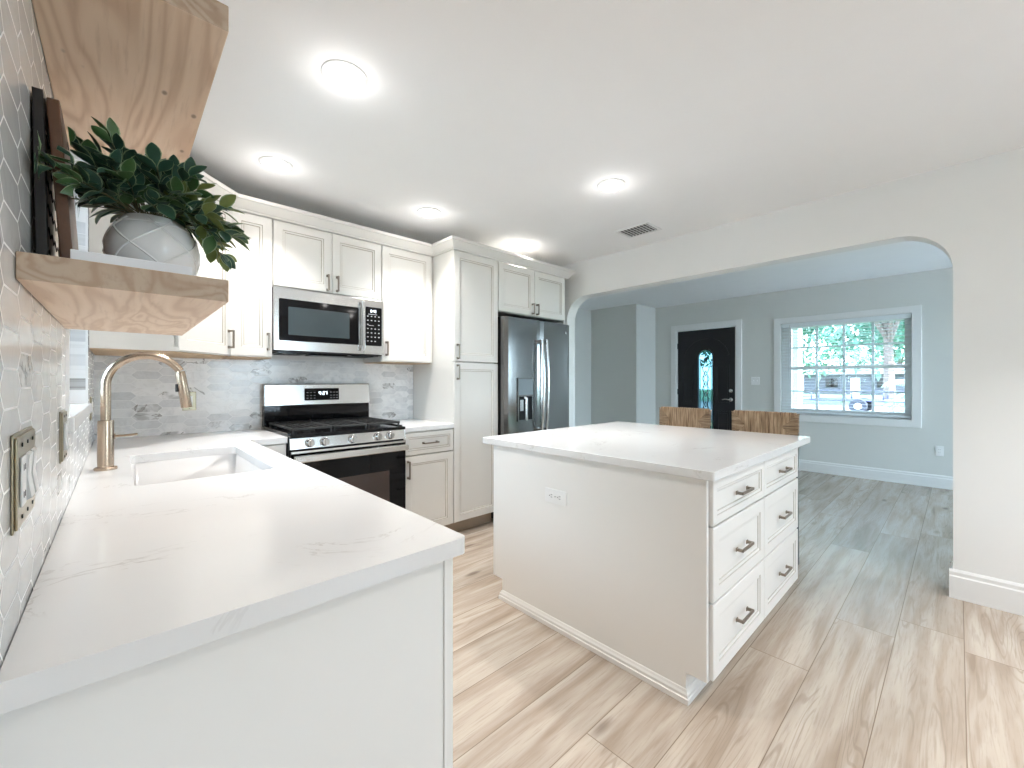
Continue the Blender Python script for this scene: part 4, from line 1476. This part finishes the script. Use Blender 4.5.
# ------------------------------------------------------------------ switch plates and outlets
def wall_plate(name, label, cat, loc, rz, w_, h_, gangs, m='plate', kind='rocker', group=None, insert='white_pl', proud=.006):
    """local: plate in the x-z plane facing -y, centred"""
    t_ = thing(name, label, cat, loc, rz, group)
    b_ = new()
    prism(b_, rrect(-w_ / 2, w_ / 2, -h_ / 2, h_ / 2, .003, 3), 'y', -proud * .5, -.0004)
    prism(b_, rrect(-w_ / 2 + .004, w_ / 2 - .004, -h_ / 2 + .004, h_ / 2 - .004, .003, 3), 'y', -proud, -proud * .5 - .0001)
    obj('cover_plate', b_, m, t_, .001)
    for k in range(gangs):
        cx_ = (k - (gangs - 1) / 2) * .046
        b_ = new()
        kd = kind[k] if isinstance(kind, (list, tuple)) else kind
        if kd == 'rocker':
            prism(b_, [(-proud - .0005, -.033), (-proud - .0060, -.030), (-proud - .0022, 0), (-proud - .0040, .030), (-proud - .0005, .033)], 'x', cx_ - .0165, cx_ + .0165)
            obj('rocker', b_, insert, t_)
        elif kd == 'toggle':
            bx(b_, cx_ - .005, cx_ + .005, -proud - .012, -proud - .0002, -.002, .012)
            bx(b_, cx_ - .006, cx_ + .006, -proud - .001, -proud - .0001, -.013, .013)
            obj('toggle', b_, insert, t_)
        else:
            bx(b_, cx_ - .0165, cx_ + .0165, -proud - .0025, -proud - .0002, -.033, .033, bev=.0008)
            for zz in (-.018, .018):
                for dx in (-.006, .006):
                    bx(b_, cx_ + dx - .001, cx_ + dx + .001, -proud - .0030, -proud - .0024, zz - .004, zz + .004, mi=1)
            obj('receptacle', b_, [insert, 'rubber'], t_)
        for zz in (-.048, .048):
            b_ = new(); lathe(b_, [(.0028, -proud - .0002), (.0028, -proud - .0012)], (cx_, 0, zz), 10, axis='y'); obj('screw', b_, 'rubber' if m == 'plate' else m, t_)
    return t_


wall_plate('switch_plate', 'large brass three-gang switch plate at the left edge of the tiled wall', 'switch', (XL, .905, 1.113), R90, .165, .128, 3, kind=['outlet', 'rocker', 'rocker'])
wall_plate('switch_plate', 'brass two-gang switch plate on the tiles between large plate and window', 'switch', (XL, 1.49, 1.115), R90, .118, .122, 2)
wall_plate('switch_plate', 'small metal plate on the tiled wall between the sink window and corner', 'switch', (XL, 2.93, 1.115), R90, .072, .118, 1)
wall_plate('outlet', 'brass outlet plate on the back tiles behind the faucet head', 'outlet', (.334, YB - .008, 1.122), 0, .072, .120, 1, kind='outlet', insert='white_pl')
wall_plate('switch_plate', 'white double toggle switch plate between the black door and the window', 'switch', (XW, 2.10, 1.262), -R90, .118, .118, 2, m='white_pl', kind='toggle')
wall_plate('outlet', 'white outlet plate low on the living room wall below the window', 'outlet', (XW, .150, .435), -R90, .072, .118, 1, m='white_pl', kind='outlet')

# ------------------------------------------------------------------ recessed lights and ceiling vent
def make_light(label, x, y, first=None):
    if first is None:
        t_ = thing('recessed_light', label, 'ceiling light', (x, y, CZ), 0, 'round recessed ceiling lights')
        b_ = new(); lathe(b_, [(.088, -.0003), (.088, -.004), (.075, -.007), (.070, -.004), (.070, -.0003)], (0, 0, 0), 40); obj('trim_ring', b_, 'trim', t_)
        b_ = new(); lathe(b_, [(.0695, -.0072), (.0695, -.0085), (.03, -.0095)], (0, 0, 0), 32); obj('lens', b_, 'lens', t_)
    else:
        t_ = dup(first, (x, y, CZ), 0, label)
    ld = bpy.data.lights.new('downlight', 'AREA')
    ld.shape = 'DISK'
    ld.size = .13
    ld.spread = math.radians(98)
    ld.energy = LAMP_W if y > 0 else REAR_FILL_W
    ld.color = LAMP_C
    lo = bpy.data.objects.new('downlight', ld)
    lo.location = (x, y, CZ - .013)
    COL.objects.link(lo)
    ld = bpy.data.lights.new('downlight_fill', 'POINT')  # extra fill lamp for the ceiling and walls around the fixture
    ld.shadow_soft_size = .03
    ld.energy = GLOW_FILL_W
    ld.color = LAMP_C
    lo = bpy.data.objects.new('downlight_fill', ld)
    lo.location = (x, y, CZ - .085)
    COL.objects.link(lo)
    return t_


L1 = make_light('lit recessed ceiling light nearest the camera, above the sink counter', .678, 1.722)
for lab, x, y in (('lit recessed ceiling light above the narrow cabinet and range, left', .664, 2.69),
                  ('lit recessed ceiling light above the counter right of the range', 1.675, 2.675),
                  ('lit recessed ceiling light over the island, beside the vent', 2.289, 1.514),
                  ('lit recessed ceiling light glowing just above the pantry and refrigerator crown', 2.700, 2.735),
                  ('unseen recessed light added as fill behind the camera over the open floor', 2.29, -.55),  # unseen downlights from here on, added to fill the room with light
                  ('unseen recessed light added as fill behind the camera near the dining side', .678, -.70),
                  ('unseen recessed light added as fill behind the camera near the dining windows', 1.5, -1.9),
                  ('unseen recessed light added as fill behind the camera beside the arch wall', 3.0, -1.3),
                  ('unseen recessed light added as fill behind the camera in the dining corner', -.5, -1.6)):
    make_light(lab, x, y, L1)

t = thing('ceiling_vent', 'rectangular louvered metal air vent in the ceiling near the arch', 'vent', (3.132, 1.812, CZ))
b = new(); plate_with_holes(b, [(-.115, -.150), (.115, -.150), (.115, .150), (-.115, .150)], [[(-.095, -.128), (.095, -.128), (.095, .128), (-.095, .128)]], 'z', -.008, -.0004); obj('frame', b, 'white_pl', t, .002)
b = new(); bx(b, -.094, .094, -.127, .127, -.0015, -.0006); obj('backing', b, 'vent_dark', t)
b = new()
for k in range(9):
    yy = -.115 + k * .0287
    bx(b, -.0945, .0945, yy - .009, yy + .009, -.0060, -.0050, rot=Matrix.Rotation(math.radians(14), 3, 'X'), piv=(0, yy, -.0055))
for xx in (-.048, 0, .048):
    bx(b, xx - .002, xx + .002, -.1275, .1275, -.0080, -.0072)
obj('louvers', b, 'vent', t)

# ------------------------------------------------------------------ outside
GZ = -0.30
b = new(); bx(b, 7.35, 90, -60, 60, GZ - .3, GZ); struct('ground', b, 'lawn')
b = new(); bx(b, 17, 34, -60, 60, GZ + .001, GZ + .02); struct('ground_street', b, 'concrete')
b = new(); bx(b, -60, -1.7, -60, 60, GZ - .3, GZ); struct('ground_side_yard', b, 'lawn')
b = new(); bx(b, -1.7, 7.35, -60, -3.3, GZ - .3, GZ); struct('ground_back_yard', b, 'bounce_paving')
b = new(); bx(b, 8.4, 8.7, 1.86, 2.08, GZ, 2.745); tag(obj('porch_column', b, 'brickwhite'), 'white masonry porch column seen at the left of the window blind', 'column')
b = new(); bx(b, 7.32, 8.9, -3, 5.2, 2.75, 2.85); struct('roof_overhang', b, 'trim')
b = new(); bx(b, -1.15, -0.27, -2, 5, 2.42, 2.52); struct('roof_eave_sky_blocker', b, 'trim')  # unseen eave added to shade the sink window from the sky
b = new()
for k in range(60):
    bx(b, -2.64, -2.62, -3 + k * .2, -2.812 + k * .2, GZ, 1.85)
bx(b, -2.62, -2.58, -3, 9, .1, .18); bx(b, -2.62, -2.58, -3, 9, 1.5, 1.58)
tag(obj('sky_blocker_fence', b, 'brickwhite'), 'pale board fence added outside the sink window to block sky light', 'fence')  # unseen fence, put here to cut sky light through the sink window


def tree_mesh(seed, h, spread, nleaf, lsize):
    rn = random.Random(seed)
    bt, bf = new(), new()
    tube(bt, [(0, 0, 0), (.1, .05, h * .2), (.0, .1, h * .4), (.2, .0, h * .62)], [.32, .26, .2, .1], 8)
    centers = []
    for k in range(9):
        a = k * 2.4
        rr = spread * rn.uniform(.35, .8)
        zc_ = h * rn.uniform(.36, .88)
        c_ = Vector((rr * math.cos(a), rr * math.sin(a), zc_))
        centers.append((c_, spread * rn.uniform(.35, .5)))
        tube(bt, [(0, 0, h * .3), c_ * .5 + Vector((0, 0, h * .2)), c_], [.12, .08, .03], 6)
    for k in range(nleaf):
        c_, r_ = rn.choice(centers)
        u = Vector((rn.gauss(0, 1), rn.gauss(0, 1), rn.gauss(0, .75))).normalized() * (r_ * rn.uniform(.5, 1.05))
        p = c_ + u
        d1 = Vector((rn.gauss(0, 1), rn.gauss(0, 1), rn.gauss(0, .6))).normalized()
        d2, d3 = frame_of(d1)
        s_ = lsize * rn.uniform(.6, 1.3)
        f = bf.faces.new([bf.verts.new(p + d1 * s_), bf.verts.new(p + d2 * s_ * .45), bf.verts.new(p - d1 * s_), bf.verts.new(p - d2 * s_ * .45)])
        f.material_index = rn.choice((0, 0, 1))
    return bt, bf


def make_tree(label, loc, seed, h, spread, nleaf=2600, lsize=.30):
    t_ = thing('tree', label, 'tree', loc)
    bt, bf = tree_mesh(seed, h, spread, nleaf, lsize)
    obj('trunk', bt, 'bark', t_)
    obj('foliage', bf, ['tleaf1', 'tleaf2'], t_)
    return t_


T1 = make_tree('broad green tree with a visible trunk at the right part of the window view', (36, 3.0, GZ), 3, 13.5, 6.6, 11000, .36)
dup(T1, (14.5, 6.9, GZ), 1.3, 'green tree seen through the glass of the black door').scale = (.33, .33, .36)
dup(T1, (54, 13.0, GZ), 4.0, 'broad green tree filling the upper left part of the window view')
dup(T1, (86, 6.0, GZ), .7, 'distant green tree rising behind the grey house across the street')
# small palm on the right
t = thing('palm', 'drooping young palm on the right side of the window view', 'palm tree', (30, .9, GZ))
b = new(); tube(b, [(0, 0, 0), (.05, .02, .9)], [.14, .10], 8); obj('trunk', b, 'bark', t)
b = new(); rn = random.Random(4)
for k in range(16):
    a = k * 2.399
    el = rn.uniform(.4, 1.2)
    pp = []
    for j in range(8):
        s_ = j / 7
        pp.append(Vector((1.8 * s_ * math.cos(a), 1.8 * s_ * math.sin(a), .9 + 2.0 * el * s_ - 1.7 * s_ * s_)))
    tube(b, pp, .02, 4)
    for j in range(1, 8):
        for q in range(3):
            p = pp[j - 1].lerp(pp[j], q / 3)
            side = Vector((-math.sin(a), math.cos(a), -.5))
            for s_ in (-1, 1):
                e = Vector((-math.sin(a) * s_, math.cos(a) * s_, -.55)) * .55 + Vector((math.cos(a), math.sin(a), 0)) * .2
                b.faces.new([b.verts.new(p), b.verts.new(p + e * .5 + Vector((0, 0, .05))), b.verts.new(p + e), b.verts.new(p + e * .5 - Vector((0, 0, .03)))])
obj('fronds', b, 'tleaf2', t)
# neighbour's house and a trailer
t = thing('neighbor_house', 'low grey house across the street behind the trailer', 'house', (68, 7.0, GZ))
b = new(); bx(b, -2, 2, -7, 7, 0, 2.5); obj('wall', b, 'fence', t)
b = new(); prism(b, [(-2.6, 2.501), (2.6, 2.501), (0, 3.7)], 'y', -7.5, 7.5); obj('roof', b, 'roof', t)
for yy in (-4.5, -1, 4):
    b = new(); bx(b, -2.06, -2.002, yy - .6, yy + .6, .9, 2.0); obj('window', b, 'blackglass', t)
b = new(); bx(b, -2.06, -2.002, 1.2, 2.1, 0.02, 2.05); obj('door', b, 'trim', t)
t = thing('utility_trailer', 'blue open utility trailer parked on the pale driveway outside the window', 'trailer', (27, 3.5, GZ + .02))
b = new()
for xx in (-.85, .85):
    tube(b, [(xx, -2.4, .62), (xx, 1.7, .62)], .05, 6); tube(b, [(xx, -2.4, 1.05), (xx, 1.7, 1.05)], .035, 6)
    for yy in (-2.4, -1.1, .3, 1.7):
        tube(b, [(xx, yy, .62), (xx, yy, 1.05)], .03, 6)
    tube(b, [(xx, 1.7, .62), (0, 3.0, .62)], .05, 6)
bx(b, -.85, .85, -2.4, 1.7, .57, .61)
obj('frame', b, 'trailer', t)
for xx in (-1.02, 1.02):
    b = new(); lathe(b, [(.20, -.1), (.33, -.1), (.36, -.06), (.36, .06), (.33, .1), (.20, .1)], (xx, -.2, .36), 24, axis='x')
    wh = obj('wheel', b, 'tyre', t)
    b = new(); lathe(b, [(.15, -.105), (.15, .105)], (xx, -.2, .36), 16, axis='x'); obj('hub', b, 'white_pl', wh)
b = new(); tube(b, [(0, 2.7, 0), (0, 2.7, .8)], .04, 6); bx(b, -.1, .1, 2.6, 2.8, 0, .03); obj('jack', b, 'trailer', t)
# shrubs along the side yard seen by the sink window
make_tree('green tree in the side yard outside the sink window', (-7.5, 6.5, GZ), 9, 6.0, 3.0, 1200, .3)
